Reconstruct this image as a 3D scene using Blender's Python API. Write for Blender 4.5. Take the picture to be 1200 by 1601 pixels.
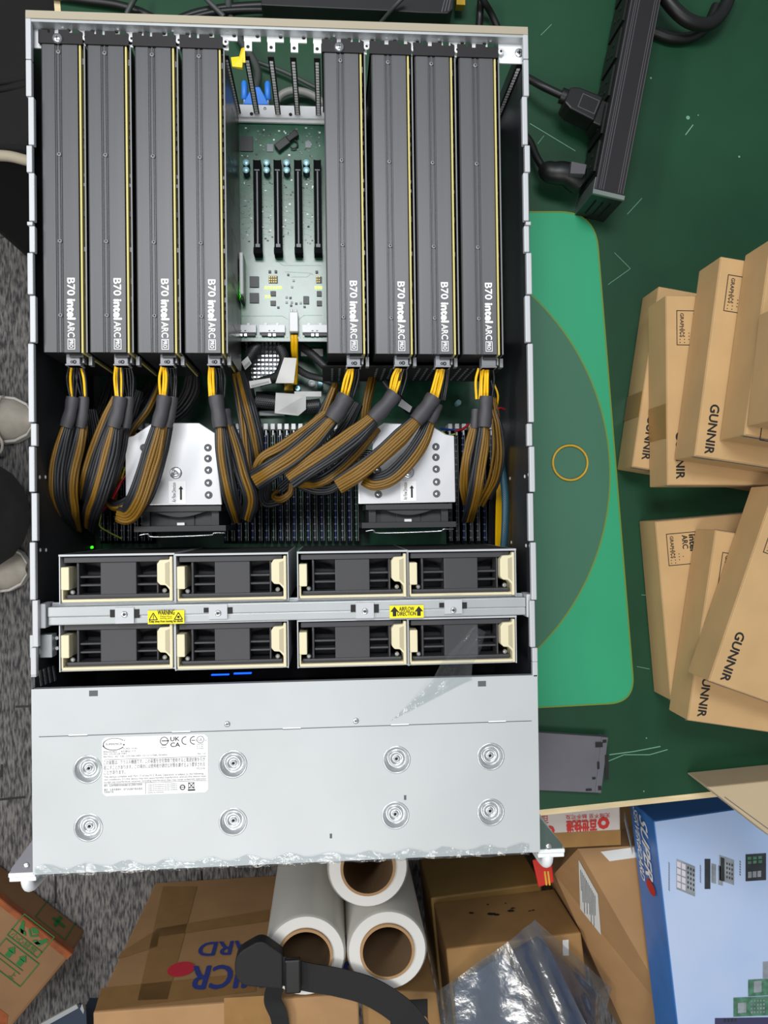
import bpy, bmesh, math, random
from math import pi, sin, cos, radians
from mathutils import Vector, Matrix
random.seed(7)
S = bpy.context.scene
COL = S.collection
for o in list(bpy.data.objects):
    bpy.data.objects.remove(o)

# ---------------------------------------------------------------- camera, world, lamps, exposure
F_PX, NADIR, ROT, CAM = 1185.853, (515.408, 814.243), -0.0131213, Vector((0.035983, -0.071910, 0.843442))
CX, CY = 600.0, 800.5
_d = Vector(((NADIR[0] - CX) / F_PX, (NADIR[1] - CY) / F_PX, 1)).normalized()
_wz = -_d
_ex = Vector((cos(ROT), sin(ROT), 0)); _ex = (_ex - _ex.dot(_wz) * _wz).normalized()
_ey = _wz.cross(_ex)
cam_d = bpy.data.cameras.new('camera'); cam = bpy.data.objects.new('camera', cam_d); COL.objects.link(cam)
cam_d.sensor_fit = 'VERTICAL'; cam_d.sensor_height = 36; cam_d.lens = 36 * F_PX / 1601
cam_d.clip_start = 0.02; cam_d.clip_end = 50
_r = Vector((_ex[0], _ey[0], _wz[0])); _u = -Vector((_ex[1], _ey[1], _wz[1])); _b = -Vector((_ex[2], _ey[2], _wz[2]))
M = Matrix((_r, _u, _b)).transposed().to_4x4(); M.translation = CAM
cam.matrix_world = M
S.camera = cam
S.view_settings.view_transform = 'Standard'; S.view_settings.look = 'None'
S.view_settings.gamma = 1; S.view_settings.exposure = 0.0
try: S.view_settings.use_curve_mapping = False
except Exception: pass
S.cycles.max_bounces = 8; S.cycles.transparent_max_bounces = 12

w = bpy.data.worlds.new('room_light'); S.world = w; w.use_nodes = True
w.node_tree.nodes['Background'].inputs[0].default_value = (0.86, 0.93, 1.0, 1)
w.node_tree.nodes['Background'].inputs[1].default_value = 0.26
def lamp(name, loc, sx, sy, power, color=(0.96, 0.98, 1.0), rot=(0, 0, 0)):
    l = bpy.data.lights.new(name, 'AREA'); l.shape = 'RECTANGLE'; l.size = sx; l.size_y = sy; l.energy = power; l.color = color
    o = bpy.data.objects.new(name, l); COL.objects.link(o); o.location = loc; o.rotation_euler = rot; return o
lamp('ceiling_panel_light', (-0.10, 0.66, 1.85), 0.8, 0.42, 23)
lamp('ceiling_panel_light_front', (-0.25, -1.15, 1.85), 1.2, 0.5, 19, (1.0, 0.97, 0.92))
lamp('added_fill_light_left', (-1.55, 0.15, 1.85), 0.45, 1.2, 34, (1.0, 0.98, 0.95))  # unseen fill light, added to brighten the carton faces below the bench
# ---------------------------------------------------------------- helpers
def P(x, y, z):
    v = Vector(((x - CX) / F_PX, (y - CY) / F_PX, 1))
    d = Vector((_ex.dot(v), _ey.dot(v), _wz.dot(v)))
    t = (z - CAM.z) / d.z
    return Vector((CAM.x + d.x * t, CAM.y + d.y * t, z))
def P2(x, y, z):
    p = P(x, y, z); return (p.x, p.y)
def lin(h):
    c = [int(h[i:i + 2], 16) / 255 for i in (0, 2, 4)]
    return tuple(x / 12.92 if x <= 0.04045 else ((x + 0.055) / 1.055) ** 2.4 for x in c) + (1,)
MATS = {}
def mat(name, hexc, rough=0.6, metal=0.0, noise=0.0, nscale=40, bump=0.0, emit=0.0, stretch=None, spec=0.5, coat=0.0, hex2=None):
    m = bpy.data.materials.new(name); m.use_nodes = True; nt = m.node_tree; b = nt.nodes['Principled BSDF']
    c = lin(hexc)
    b.inputs['Base Color'].default_value = c; b.inputs['Roughness'].default_value = rough; b.inputs['Metallic'].default_value = metal
    b.inputs['Specular IOR Level'].default_value = spec; b.inputs['Coat Weight'].default_value = coat
    if noise or bump or hex2:
        tc = nt.nodes.new('ShaderNodeTexCoord'); mp = nt.nodes.new('ShaderNodeMapping'); nz = nt.nodes.new('ShaderNodeTexNoise')
        nt.links.new(tc.outputs['Object'], mp.inputs[0]); nt.links.new(mp.outputs[0], nz.inputs['Vector'])
        if stretch: mp.inputs['Scale'].default_value = stretch
        nz.inputs['Scale'].default_value = nscale; nz.inputs['Detail'].default_value = 5
        if noise or hex2:
            r = nt.nodes.new('ShaderNodeValToRGB')
            d = lin(hex2) if hex2 else c
            r.color_ramp.elements[0].position = 0.3; r.color_ramp.elements[1].position = 0.7
            r.color_ramp.elements[0].color = tuple(x * (1 - noise) for x in c[:3]) + (1,)
            r.color_ramp.elements[1].color = tuple(min(1, x * (1 + noise)) for x in d[:3]) + (1,)
            nt.links.new(nz.outputs['Fac'], r.inputs[0]); nt.links.new(r.outputs[0], b.inputs['Base Color'])
        if bump:
            bp = nt.nodes.new('ShaderNodeBump'); bp.inputs['Strength'].default_value = bump; bp.inputs['Distance'].default_value = 0.002
            nt.links.new(nz.outputs['Fac'], bp.inputs['Height']); nt.links.new(bp.outputs[0], b.inputs['Normal'])
    if emit:
        b.inputs['Emission Color'].default_value = c; b.inputs['Emission Strength'].default_value = emit
    MATS[name] = m
    return m
def node_math(nt, op, a, b=None):
    n = nt.nodes.new('ShaderNodeMath'); n.operation = op
    for i, v in enumerate((a, b)):
        if v is None: continue
        if isinstance(v, (int, float)): n.inputs[i].default_value = v
        else: nt.links.new(v, n.inputs[i])
    return n.outputs[0]
def sleeve_mat(name, thread, wire, cover=0.5, nu=5, k=1500.0, spec=0.5):
    """Braided mesh sleeve: dark threads crossing over the coloured wires beneath (UV: u round the strand, v metres along)."""
    m = bpy.data.materials.new(name); m.use_nodes = True; nt = m.node_tree; b = nt.nodes['Principled BSDF']
    uv = nt.nodes.new('ShaderNodeUVMap'); sp = nt.nodes.new('ShaderNodeSeparateXYZ'); nt.links.new(uv.outputs[0], sp.inputs[0])
    u = node_math(nt, 'MULTIPLY', sp.outputs[0], 2 * pi * nu); v = node_math(nt, 'MULTIPLY', sp.outputs[1], k)
    a = node_math(nt, 'ABSOLUTE', node_math(nt, 'SINE', node_math(nt, 'ADD', u, v)))
    c = node_math(nt, 'ABSOLUTE', node_math(nt, 'SINE', node_math(nt, 'SUBTRACT', u, v)))
    f = node_math(nt, 'GREATER_THAN', node_math(nt, 'MINIMUM', a, c), cover)
    mx = nt.nodes.new('ShaderNodeMix'); mx.data_type = 'RGBA'
    mx.inputs[6].default_value = lin(thread); mx.inputs[7].default_value = lin(wire)
    nt.links.new(f, mx.inputs[0]); nt.links.new(mx.outputs[2], b.inputs['Base Color'])
    b.inputs['Roughness'].default_value = 0.45; b.inputs['Specular IOR Level'].default_value = spec
    MATS[name] = m; return m
def clear_mat(name, tint='ffffff', gloss=0.12, rough=0.08, wrinkle=0.6, nscale=60):
    m = bpy.data.materials.new(name); m.use_nodes = True; nt = m.node_tree
    for n in list(nt.nodes):
        if n.type == 'BSDF_PRINCIPLED': nt.nodes.remove(n)
    out = [n for n in nt.nodes if n.type == 'OUTPUT_MATERIAL'][0]
    t = nt.nodes.new('ShaderNodeBsdfTransparent'); t.inputs[0].default_value = lin(tint)
    g = nt.nodes.new('ShaderNodeBsdfGlossy'); g.inputs['Roughness'].default_value = rough
    d = nt.nodes.new('ShaderNodeBsdfDiffuse'); d.inputs[0].default_value = (.8, .82, .84, 1)
    nz = nt.nodes.new('ShaderNodeTexNoise'); nz.inputs['Scale'].default_value = nscale; nz.inputs['Detail'].default_value = 4
    tc = nt.nodes.new('ShaderNodeTexCoord'); nt.links.new(tc.outputs['Object'], nz.inputs['Vector'])
    bp = nt.nodes.new('ShaderNodeBump'); bp.inputs['Strength'].default_value = wrinkle; bp.inputs['Distance'].default_value = 0.004
    nt.links.new(nz.outputs['Fac'], bp.inputs['Height']); nt.links.new(bp.outputs[0], g.inputs['Normal'])
    gd = nt.nodes.new('ShaderNodeMixShader'); gd.inputs[0].default_value = 0.25
    nt.links.new(g.outputs[0], gd.inputs[1]); nt.links.new(d.outputs[0], gd.inputs[2])
    mx = nt.nodes.new('ShaderNodeMixShader'); mx.inputs[0].default_value = gloss
    nt.links.new(t.outputs[0], mx.inputs[1]); nt.links.new(gd.outputs[0], mx.inputs[2]); nt.links.new(mx.outputs[0], out.inputs[0])
    MATS[name] = m; return m

_tc = {}
def glyphs(s, shear=0.0):
    if (s, shear) not in _tc:
        c = bpy.data.curves.new('lettering', 'FONT'); c.body = s; c.size = 1; c.shear = shear; c.resolution_u = 3
        o = bpy.data.objects.new('lettering', c); me = bpy.data.meshes.new_from_object(o)
        v = [tuple(x.co) for x in me.vertices]; f = [tuple(p.vertices) for p in me.polygons]
        bpy.data.objects.remove(o); bpy.data.curves.remove(c); bpy.data.meshes.remove(me)
        _tc[(s, shear)] = (v, f)
    return _tc[(s, shear)]

class MB:
    def __init__(s): s.v = []; s.f = []; s.m = []; s.sm = []; s.uv = {}; s.X = Matrix.Identity(4)
    def at(s, loc=(0, 0, 0), rz=0, mx=None):
        s.X = mx if mx is not None else Matrix.Translation(loc) @ Matrix.Rotation(rz, 4, 'Z'); return s
    def add(s, vs, fs, m=0, smooth=False, uvs=None):
        n = len(s.v); s.v += [tuple(s.X @ Vector(p)) for p in vs]
        for i, f in enumerate(fs):
            if uvs: s.uv[len(s.f)] = uvs[i]
            s.f.append(tuple(n + k for k in f)); s.m.append(m); s.sm.append(smooth)
        return s
    def hexa(s, bot, top, m=0):
        n = len(bot)
        s.add(list(bot) + list(top), [tuple(range(n - 1, -1, -1)), tuple(range(n, 2 * n))] +
              [(i, (i + 1) % n, n + (i + 1) % n, n + i) for i in range(n)], m); return s
    def box(s, x0, x1, y0, y1, z0, z1, m=0):
        p = [(x0, y0), (x1, y0), (x1, y1), (x0, y1)]
        return s.prism(p, z0, z1, m)
    def prism(s, poly, z0, z1, m=0):
        a = sum(poly[i][0] * poly[(i + 1) % len(poly)][1] - poly[(i + 1) % len(poly)][0] * poly[i][1] for i in range(len(poly)))
        if a < 0: poly = poly[::-1]
        return s.hexa([(x, y, z0) for x, y in poly], [(x, y, z1) for x, y in poly], m)
    def quad(s, a, b, c, d, m=0): return s.add([a, b, c, d], [(0, 1, 2, 3)], m)
    def tube(s, pts, r, n=8, m=0, caps=True, flat=1.0):
        pts = [Vector(p) for p in pts]; k = len(pts); rr = r if isinstance(r, (list, tuple)) else [r] * k
        vs, fs, uvs = [], [], []; L = 0; Ls = []
        up = Vector((0, 0, 1)); prev = None
        for i, p in enumerate(pts):
            t = (pts[min(i + 1, k - 1)] - pts[max(i - 1, 0)])
            if t.length < 1e-9: t = Vector((0, 1, 0))
            t.normalize()
            if i: L += (pts[i] - pts[i - 1]).length
            Ls.append(L)
            if prev is None:
                a = t.cross(up)
                if a.length < 0.05: a = t.cross(Vector((0, 1, 0)))
            else: a = prev - t * prev.dot(t)
            a.normalize(); prev = a; b = a.cross(t)
            for j in range(n):
                q = 2 * pi * j / n; vs.append(tuple(p + a * cos(q) * rr[i] + b * sin(q) * rr[i] * flat))
        for i in range(k - 1):
            for j in range(n):
                j2 = (j + 1) % n
                fs.append((i * n + j, i * n + j2, (i + 1) * n + j2, (i + 1) * n + j))
                uvs.append([(j / n, Ls[i]), ((j + 1) / n, Ls[i]), ((j + 1) / n, Ls[i + 1]), (j / n, Ls[i + 1])])
        s.add(vs, fs, m, True, uvs)
        if caps:
            s.add(vs[:n], [tuple(range(n - 1, -1, -1))], m); s.add(vs[-n:], [tuple(range(n))], m)
        return s
    def lathe(s, c, prof, n=20, m=0, smooth=True, close=True):
        vs, fs = [], []
        for r, z in prof:
            for j in range(n): vs.append((c[0] + r * cos(2 * pi * j / n), c[1] + r * sin(2 * pi * j / n), c[2] + z))
        for i in range(len(prof) - 1):
            for j in range(n):
                j2 = (j + 1) % n; fs.append((i * n + j, i * n + j2, (i + 1) * n + j2, (i + 1) * n + j))
        s.add(vs, fs, m, smooth)
        if close:
            s.add(vs[-n:], [tuple(range(n))], m); s.add(vs[:n], [tuple(range(n - 1, -1, -1))], m)
        return s
    def cyl(s, x, y, z0, z1, r, n=16, m=0): return s.lathe((x, y, 0), [(r, z0), (r, z1)], n, m, False)
    def screw(s, x, y, z, r=0.003, m=0, md=1):
        s.lathe((x, y, z), [(r, 0), (r, .0006), (r * .8, .0012), (r * .5, .0013)], 14, m)
        s.box(x - r * .5, x + r * .5, y - r * .12, y + r * .12, z + .0013, z + .00145, md)
        s.box(x - r * .12, x + r * .12, y - r * .5, y + r * .5, z + .0013, z + .00145, md); return s
    def text(s, txt, size, o, xd=(1, 0, 0), yd=(0, 1, 0), m=1, align='L', shear=0.0, width=None, bold=0.0):
        v, f = glyphs(txt, shear); o = Vector(o); xd = Vector(xd).normalized(); yd = Vector(yd).normalized()
        x0 = min(p[0] for p in v); x1 = max(p[0] for p in v); sx = size
        if width: sx = width / (x1 - x0)
        off = {'L': -x0, 'C': -(x0 + x1) / 2, 'R': -x1}[align]
        zd = xd.cross(yd)
        offs = [(0, 0)] if not bold else [(-bold, 0), (bold, 0), (0, -bold), (0, bold)]
        for k, (bx, by) in enumerate(offs):
            s.add([tuple(o + xd * ((p[0] + off) * sx + bx) + yd * (p[1] * size + by) + zd * k * 2e-5) for p in v], f, m)
        return s
    def rect(s, o, xd, yd, w, h, m=0, lift=0.0):
        o = Vector(o); xd = Vector(xd).normalized(); yd = Vector(yd).normalized(); o = o + xd.cross(yd) * lift
        return s.quad(o, o + xd * w, o + xd * w + yd * h, o + yd * h, m)
    def frame(s, o, xd, yd, w, h, t, m=0, lift=0.0):
        xd = Vector(xd).normalized(); yd = Vector(yd).normalized(); o = Vector(o)
        s.rect(o, xd, yd, w, t, m, lift); s.rect(o + yd * (h - t), xd, yd, w, t, m, lift)
        s.rect(o + yd * t, xd, yd, t, h - 2 * t, m, lift); s.rect(o + yd * t + xd * (w - t), xd, yd, t, h - 2 * t, m, lift); return s
    def ring(s, o, r0, r1, n=32, m=0, xd=(1, 0, 0), yd=(0, 1, 0), sy=1.0, a0=0, a1=2 * pi):
        o = Vector(o); xd = Vector(xd).normalized(); yd = Vector(yd).normalized(); vs = []
        for j in range(n + 1):
            q = a0 + (a1 - a0) * j / n
            for r in (r0, r1): vs.append(tuple(o + xd * cos(q) * r + yd * sin(q) * r * sy))
        s.add(vs, [(2 * j, 2 * j + 1, 2 * j + 3, 2 * j + 2) for j in range(n)], m); return s
    def disc(s, o, r, n=20, m=0, sy=1.0):
        s.add([(o[0] + r * cos(2 * pi * j / n), o[1] + r * sy * sin(2 * pi * j / n), o[2]) for j in range(n)], [tuple(range(n))], m); return s
    def build(s, name, mats, parent=None, bevel=0.0, label=None, local=False, seg=2):
        me = bpy.data.meshes.new(name)
        off = Vector((0, 0, 0)); q = parent
        while q is not None and not local: off += Vector(q.location); q = q.parent
        me.from_pydata([tuple(Vector(p) - off) for p in s.v], [], s.f)
        if isinstance(mats, str): mats = [mats]
        for k in mats: me.materials.append(MATS[k] if isinstance(k, str) else k)
        me.polygons.foreach_set('material_index', s.m); me.polygons.foreach_set('use_smooth', s.sm)
        if s.uv:
            ul = me.uv_layers.new(name='UVMap')
            for i, p in enumerate(me.polygons):
                if i in s.uv:
                    for k, li in enumerate(p.loop_indices): ul.data[li].uv = s.uv[i][k]
        me.update()
        o = bpy.data.objects.new(name, me); COL.objects.link(o)
        if parent: o.parent = parent
        if label: o['label'] = label
        if bevel:
            b = o.modifiers.new('bevel', 'BEVEL'); b.width = bevel; b.segments = seg; b.limit_method = 'ANGLE'; b.angle_limit = radians(40)
        return o
def tag(o, label, cat, group=None, kind=None):
    o['label'] = label; o['category'] = cat
    if group: o['group'] = group
    if kind: o['kind'] = kind
    return o
def thing(name, label, cat, loc=(0, 0, 0), rz=0, group=None):
    o = bpy.data.objects.new(name, None); COL.objects.link(o); o.empty_display_size = 0.02
    o.location = loc; o.rotation_euler = (0, 0, rz); return tag(o, label, cat, group)
def kids(o): return [c for c in bpy.data.objects if c.parent == o]
def dup(root, loc, label, rz=None):
    def cp(o, par):
        c = o.copy(); COL.objects.link(c); c.parent = par
        for ch in kids_map.get(o.name, []): cp(ch, c)
        return c
    kids_map = {}
    for c in bpy.data.objects:
        if c.parent: kids_map.setdefault(c.parent.name, []).append(c)
    r = cp(root, None); r.location = loc; r['label'] = label
    if rz is not None: r.rotation_euler = (0, 0, rz)
    return r
def curve(ctrl, n=8):
    """Catmull-Rom through 3-D control points."""
    p = [Vector(c) for c in ctrl]; p = [2 * p[0] - p[1]] + p + [2 * p[-1] - p[-2]]; out = []
    for i in range(1, len(p) - 2):
        for k in range(n):
            t = k / n; a, b, c, d = p[i - 1], p[i], p[i + 1], p[i + 2]
            out.append(0.5 * ((2 * b) + (c - a) * t + (2 * a - 5 * b + 4 * c - d) * t * t + (3 * b - a - 3 * c + d) * t ** 3))
    out.append(p[-2]); return out
def pxc(pts, n=8): return curve([P(*q) for q in pts], n)

# ---------------------------------------------------------------- materials
mat('galvanised', 'b4b8ba', 0.42, 0.55, 0.06, 14, 0.0)
mat('cover_steel', 'b7bbbd', 0.5, 0.2, 0.05, 9)
mat('rim_steel', 'b9bcc0', 0.5, 0.2)
mat('white_steel', 'e6e8ea', 0.5, 0.1)
mat('cream_rim', 'a39a86', 0.6)
mat('dark_wall', '43464a', 0.42, 0.5, 0.15, 6)
mat('chassis_floor', '1b1d1f', 0.6, 0.3)
mat('black', '0c0c0d', 0.5)
mat('black_plastic', '19191a', 0.42)
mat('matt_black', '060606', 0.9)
mat('bracket_black', '1d1a1c', 0.5, 0.3)
mat('shroud', '545456', 0.42, 0.35, 0.05, 200, 0, stretch=(1, .02, 1))
mat('shroud_side', '1f1f22', 0.5)
mat('shroud_line', '38373a', 0.5)
mat('pcb_edge', 'c6ba74', 0.6)
mat('backplate', '3c3c38', 0.32, 0.7)
mat('light_edge', '8b8c8e', 0.5, 0.3)
mat('white', 'ebebec', 0.5)
mat('print_white', 'f4f4f4', 0.6)
mat('grey_plug', '8d9096', 0.5)
mat('clear_plug', '75777c', 0.3)
mat('ink', '141414', 0.7)
mat('ink_grey', '55585c', 0.7)
mat('yellow_wire', 'f2bd05', 0.4)
mat('black_wire', '17171b', 0.35)
mat('heat_shrink', '3c3b3f', 0.55)
sleeve_mat('gold_sleeve', '1a130a', '9a701a', 0.42)
sleeve_mat('black_sleeve', '0f1013', '373a3f', 0.70)
sleeve_mat('black_mesh', '0d0e10', '5a5c60', 0.78)
sleeve_mat('teal_sleeve', '08202a', '2f7c9a', 0.74)
mat('board', '1f5a40', 0.27, 0, 0.25, 90, 0, spec=0.75)
mat('board_low', '1a4f38', 0.35, 0, 0.3, 80)
mat('board_line', '3a7d60', 0.3)
mat('slot_black', '0a0b0d', 0.75, spec=0.1)
mat('chip', '3a3c3f', 0.45)
mat('chip_light', '7b8084', 0.35)
mat('cap_blue', 'a9dbe6', 0.25, 0.3)
mat('cap_base', '1c2a33', 0.5)
mat('tin', 'd6d8da', 0.25, 0.9)
mat('led_green', 'b6ff3a', 0.4, 0, emit=3.0)
mat('led_bright', '3dff14', 0.4, 0, emit=250.0)
mat('dimple_steel', 'bcc0c2', 0.3, 0.6)
mat('led_pure', '25ff10', 0.4, 0, emit=6.0)
mat('led_blue', '0a3cff', 0.4, 0, emit=5.0)
mat('blue_slot', '1c3f8c', 0.4)
mat('slot_grey', '5c666c', 0.4)
mat('slot_green', '4c7a66', 0.4)
mat('plate_silver', 'd7d8db', 0.32, 0.45, 0.03, 30)
mat('fin', '8a8d90', 0.35, 0.9)
mat('fan_black', '3a3a3d', 0.45, 0, 0.06, 30)
mat('fan_dark', '2e2e30', 0.5)
mat('cage_beige', 'd8cfae', 0.55)
mat('cage_beige_dark', 'b0a78a', 0.6)
mat('sticker_yellow', 'f7e600', 0.55)
mat('rubber_yellow', 'd0a42c', 0.4)
mat('mat_green', '2aa374', 0.55, 0, 0.03, 8)
mat('mat_dark', '3c7159', 0.6, 0, 0.03, 8)
mat('mat_gold', '6f8a2f', 0.6)
mat('scratch', '6a9a80', 0.7)
mat('wood_band', 'd8c49a', 0.6, 0, 0.1, 30, stretch=(1, 8, 1))
mat('table_leg', '3a3b3d', 0.5, 0.5)
mat('pdu_black', '1f1d20', 0.42, 0.1)
mat('pdu_line', '6a686c', 0.4, 0.5)
mat('pdu_cap', '7f8884', 0.45, 0.5)
mat('rubber', '101010', 0.45)
mat('rubber_grey', '57565a', 0.5)
mat('cable_grey', '84857f', 0.5)
mat('cable_dark', '3c423f', 0.5)
mat('vga_blue', '2f7fe0', 0.45)
mat('brass', 'c9a33c', 0.4, 0.7)
mat('carton', 'ba986a', 0.75, 0, 0.06, 25, 0.05)
mat('carton_dark', '9c7748', 0.75, 0, 0.10, 18, 0.08)
mat('carton_tan', 'a98257', 0.7, 0, 0.10, 12, 0.08)
mat('carton_ochre', '9a7a42', 0.55, 0, 0.1, 12, 0.05)
mat('carton_brown', '846140', 0.7, 0, 0.12, 12, 0.1)
mat('carton_beige', 'b7a486', 0.75, 0, 0.05, 15)
mat('tape', '96703f', 0.3, 0, 0.08, 40)
mat('tape_brown', '7c5f3a', 0.3)
mat('tape_orange', '8c4a24', 0.35, 0, 0.3, 40)
mat('ink_green', '1c6a2e', 0.7)
mat('ink_blue', '2a3a86', 0.7)
mat('ink_red', 'c8283c', 0.7)
mat('red_print', 'c52a20', 0.6)
mat('red_paper', 'd22b1e', 0.6)
mat('gold_print', 'e2b23a', 0.6)
mat('white_carton', 'c9bfba', 0.7, 0, 0.05, 20)
mat('film_white', 'd9d8d4', 0.4, 0, 0.03, 10, coat=0.3)
mat('film_side', 'bcbab2', 0.28, 0, 0.04, 30, stretch=(1, 1, .05), coat=0.4)
mat('core', 'a8845c', 0.8); mat('core_in', '7d6346', 0.9)
mat('strap', '131315', 0.7, 0, 0.1, 300)
mat('blue_box', '3a7ac6', 0.35, 0, 0.12, 14)
mat('sky_box', 'c3d2ee', 0.4, 0, 0.04, 4, hex2='a0bde8')
mat('picture_grey', '8d949b', 0.5, 0, 0.3, 60); mat('picture_dark', '2e3236', 0.5, 0, 0.3, 60); mat('picture_green', '4c7a62', 0.5, 0, 0.4, 120)
mat('picture_pink', 'd6cfd8', 0.5); mat('picture_purple', '3d3a5e', 0.5)
mat('paper', 'e3e3e0', 0.6)
mat('bag_board', '1e2740', 0.4, 0, 0.4, 60); mat('bag_foam', '5d6f86', 0.6, 0, 0.2, 20)
mat('canvas_white', 'b8b0a4', 0.85, 0, 0.08, 60, 0.1); mat('shoe_sole', 'c9c6be', 0.7); mat('shoe_seam', 'd6d0c4', 0.8)
mat('trouser', '2d2b2d', 0.9, 0, 0.15, 40, 0.2); mat('skin', 'c39a80', 0.6)
mat('bag_cloth', '080809', 0.9, 0, 0.3, 20, 0.3)
mat('bag_piping', 'a59c88', 0.7)
mat('metal_dark', '6b6a72', 0.5, 0.35, 0.06, 30); mat('metal_blue', '3c4658', 0.45, 0.5); 
mat('wire_red', 'b0202c', 0.4); mat('wire_lime', 'b9c84a', 0.4)
mat('yellow_tape', 'e8c508', 0.45)
mat('ear_green', '4a5a55', 0.4, 0.5)
clear_mat('clear_film', 'f0f3f4', 0.09, 0.15, 0.8, 70)
clear_mat('clear_bag', 'd2d8de', 0.22, 0.2, 0.7, 30)
mat('thin_edge', '77787a', 0.5, 0.2)

def table_mat():
    m = mat('table_green', '215b40', 0.42, 0, spec=0.35); nt = m.node_tree; b = nt.nodes['Principled BSDF']
    tc = nt.nodes.new('ShaderNodeTexCoord'); n1 = nt.nodes.new('ShaderNodeTexNoise'); n1.inputs['Scale'].default_value = 5; n1.inputs['Detail'].default_value = 6
    r = nt.nodes.new('ShaderNodeValToRGB'); r.color_ramp.elements[0].position = .3; r.color_ramp.elements[1].position = .72
    r.color_ramp.elements[0].color = lin('143a24'); r.color_ramp.elements[1].color = lin('1d4b32')
    nt.links.new(tc.outputs['Object'], n1.inputs['Vector']); nt.links.new(n1.outputs['Fac'], r.inputs[0]); nt.links.new(r.outputs[0], b.inputs['Base Color'])
table_mat()
def carpet_mat():
    m = mat('carpet', '6a6866', 0.95); nt = m.node_tree; b = nt.nodes['Principled BSDF']
    tc = nt.nodes.new('ShaderNodeTexCoord'); mp = nt.nodes.new('ShaderNodeMapping'); mp.inputs['Scale'].default_value = (260, 55, 1)
    n1 = nt.nodes.new('ShaderNodeTexNoise'); n1.inputs['Scale'].default_value = 1; n1.inputs['Detail'].default_value = 4
    nt.links.new(tc.outputs['Object'], mp.inputs[0]); nt.links.new(mp.outputs[0], n1.inputs['Vector'])
    r = nt.nodes.new('ShaderNodeValToRGB'); e = r.color_ramp.elements
    e[0].position = .36; e[0].color = lin('38373a'); e[1].position = .64; e[1].color = lin('7d7a77')
    nt.links.new(n1.outputs['Fac'], r.inputs[0])
    mp2 = nt.nodes.new('ShaderNodeMapping'); mp2.inputs['Scale'].default_value = (14, .9, 1)
    n2 = nt.nodes.new('ShaderNodeTexNoise'); n2.inputs['Scale'].default_value = 1; n2.inputs['Detail'].default_value = 1
    nt.links.new(tc.outputs['Object'], mp2.inputs[0]); nt.links.new(mp2.outputs[0], n2.inputs['Vector'])
    r2 = nt.nodes.new('ShaderNodeValToRGB'); r2.color_ramp.elements[0].position = .64; r2.color_ramp.elements[1].position = .70
    nt.links.new(n2.outputs['Fac'], r2.inputs[0])
    f2 = node_math(nt, 'MULTIPLY', r2.outputs[0], 0.45)
    mx = nt.nodes.new('ShaderNodeMix'); mx.data_type = 'RGBA'; mx.inputs[7].default_value = lin('7d6a4a')
    nt.links.new(f2, mx.inputs[0]); nt.links.new(r.outputs[0], mx.inputs[6]); nt.links.new(mx.outputs[2], b.inputs['Base Color'])
    bp = nt.nodes.new('ShaderNodeBump'); bp.inputs['Strength'].default_value = .5; bp.inputs['Distance'].default_value = .003
    nt.links.new(n1.outputs['Fac'], bp.inputs['Height']); nt.links.new(bp.outputs[0], b.inputs['Normal'])
carpet_mat()
UP, DN, RT, LF = (0, 1, 0), (0, -1, 0), (1, 0, 0), (-1, 0, 0)
# ---------------------------------------------------------------- setting: floor, workbench
FZ = -0.75
mb = MB(); mb.box(-2.2, 2.2, -2.2, 2.2, FZ - 0.02, FZ)
fl = mb.build('floor', 'carpet'); fl['kind'] = 'structure'
mb = MB()
for a, b in (((0, 372), (48, 358)), ((24, 1105), (50, 1104)), ((0, 1250), (40, 1246)), ((3, 1195), (3, 1215)), ((87, 1366), (87, 1412)), ((315, 1362), (316, 1380))):
    p, q = P(*a, FZ), P(*b, FZ); d = (q - p).normalized(); n = Vector((-d.y, d.x, 0)) * .0022
    mb.prism([(p - n).xy[:], (q - n).xy[:], (q + n).xy[:], (p + n).xy[:]], FZ, FZ + .0006)
sm = mb.build('trim_1', 'black'); sm['kind'] = 'structure'

e1, e2 = P(845, 1270, 0), P(1100, 1243, 0); ed = (e2 - e1).normalized(); en = Vector((-ed.y, ed.x, 0))
lp = P(90, 8, 0); tl = (lp - e1).dot(ed)
def tb(u, v, z=0): p = e1 + ed * u + en * v; return (p.x, p.y)
TW, TD = 1.35, 1.35
bench = thing('workbench', 'green topped workbench with pale wood edge band carrying the open server', 'table', (e1.x, e1.y, FZ))
mb = MB(); mb.prism([tb(tl + .003, .003), tb(tl + TW, .003), tb(tl + TW, TD), tb(tl + .003, TD)], -.026, 0)
top = mb.build('tabletop', 'table_green', bench)
mb = MB(); mb.prism([tb(tl, -.0035), tb(tl + TW, -.0035), tb(tl + TW, .003), tb(tl, .003)], -.026, .0004)
mb.prism([tb(tl - .0035, -.0035), tb(tl + .003, -.0035), tb(tl + .003, TD), tb(tl - .0035, TD)], -.026, .0003)
mb.build('edge_band', 'wood_band', bench, label='pale wood edge band of the workbench')
for u in (.12, TW - .12):
    for v in (.1, TD - .1):
        mb = MB(); c = tb(tl + u, v); mb.box(c[0] - .02, c[0] + .02, c[1] - .02, c[1] + .02, FZ, -.026); mb.build('leg', 'table_leg', bench)
def scr(pts, wd=.0004):
    ps = [P(x, y, .0003) for x, y in pts]; mb = MB()
    for p, q in zip(ps, ps[1:]):
        d = (q - p).normalized(); n = Vector((-d.y, d.x, 0)) * wd; mb.quad(p - n, q - n, q + n, p + n)
    mb.build('scratch', 'scratch', top)
scr([(828, 193), (899, 236)]); scr([(952, 1180), (990, 1175), (1032, 1167)], .0006); scr([(948, 1191), (975, 1180), (1015, 1180), (1043, 1172)], .0005)
scr([(840, 225), (850, 212)], .0003); scr([(960, 395), (985, 420), (950, 445)], .0003); scr([(980, 335), (1003, 310)], .0003); scr([(1071, 211), (1083, 195)], .0006)
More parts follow.
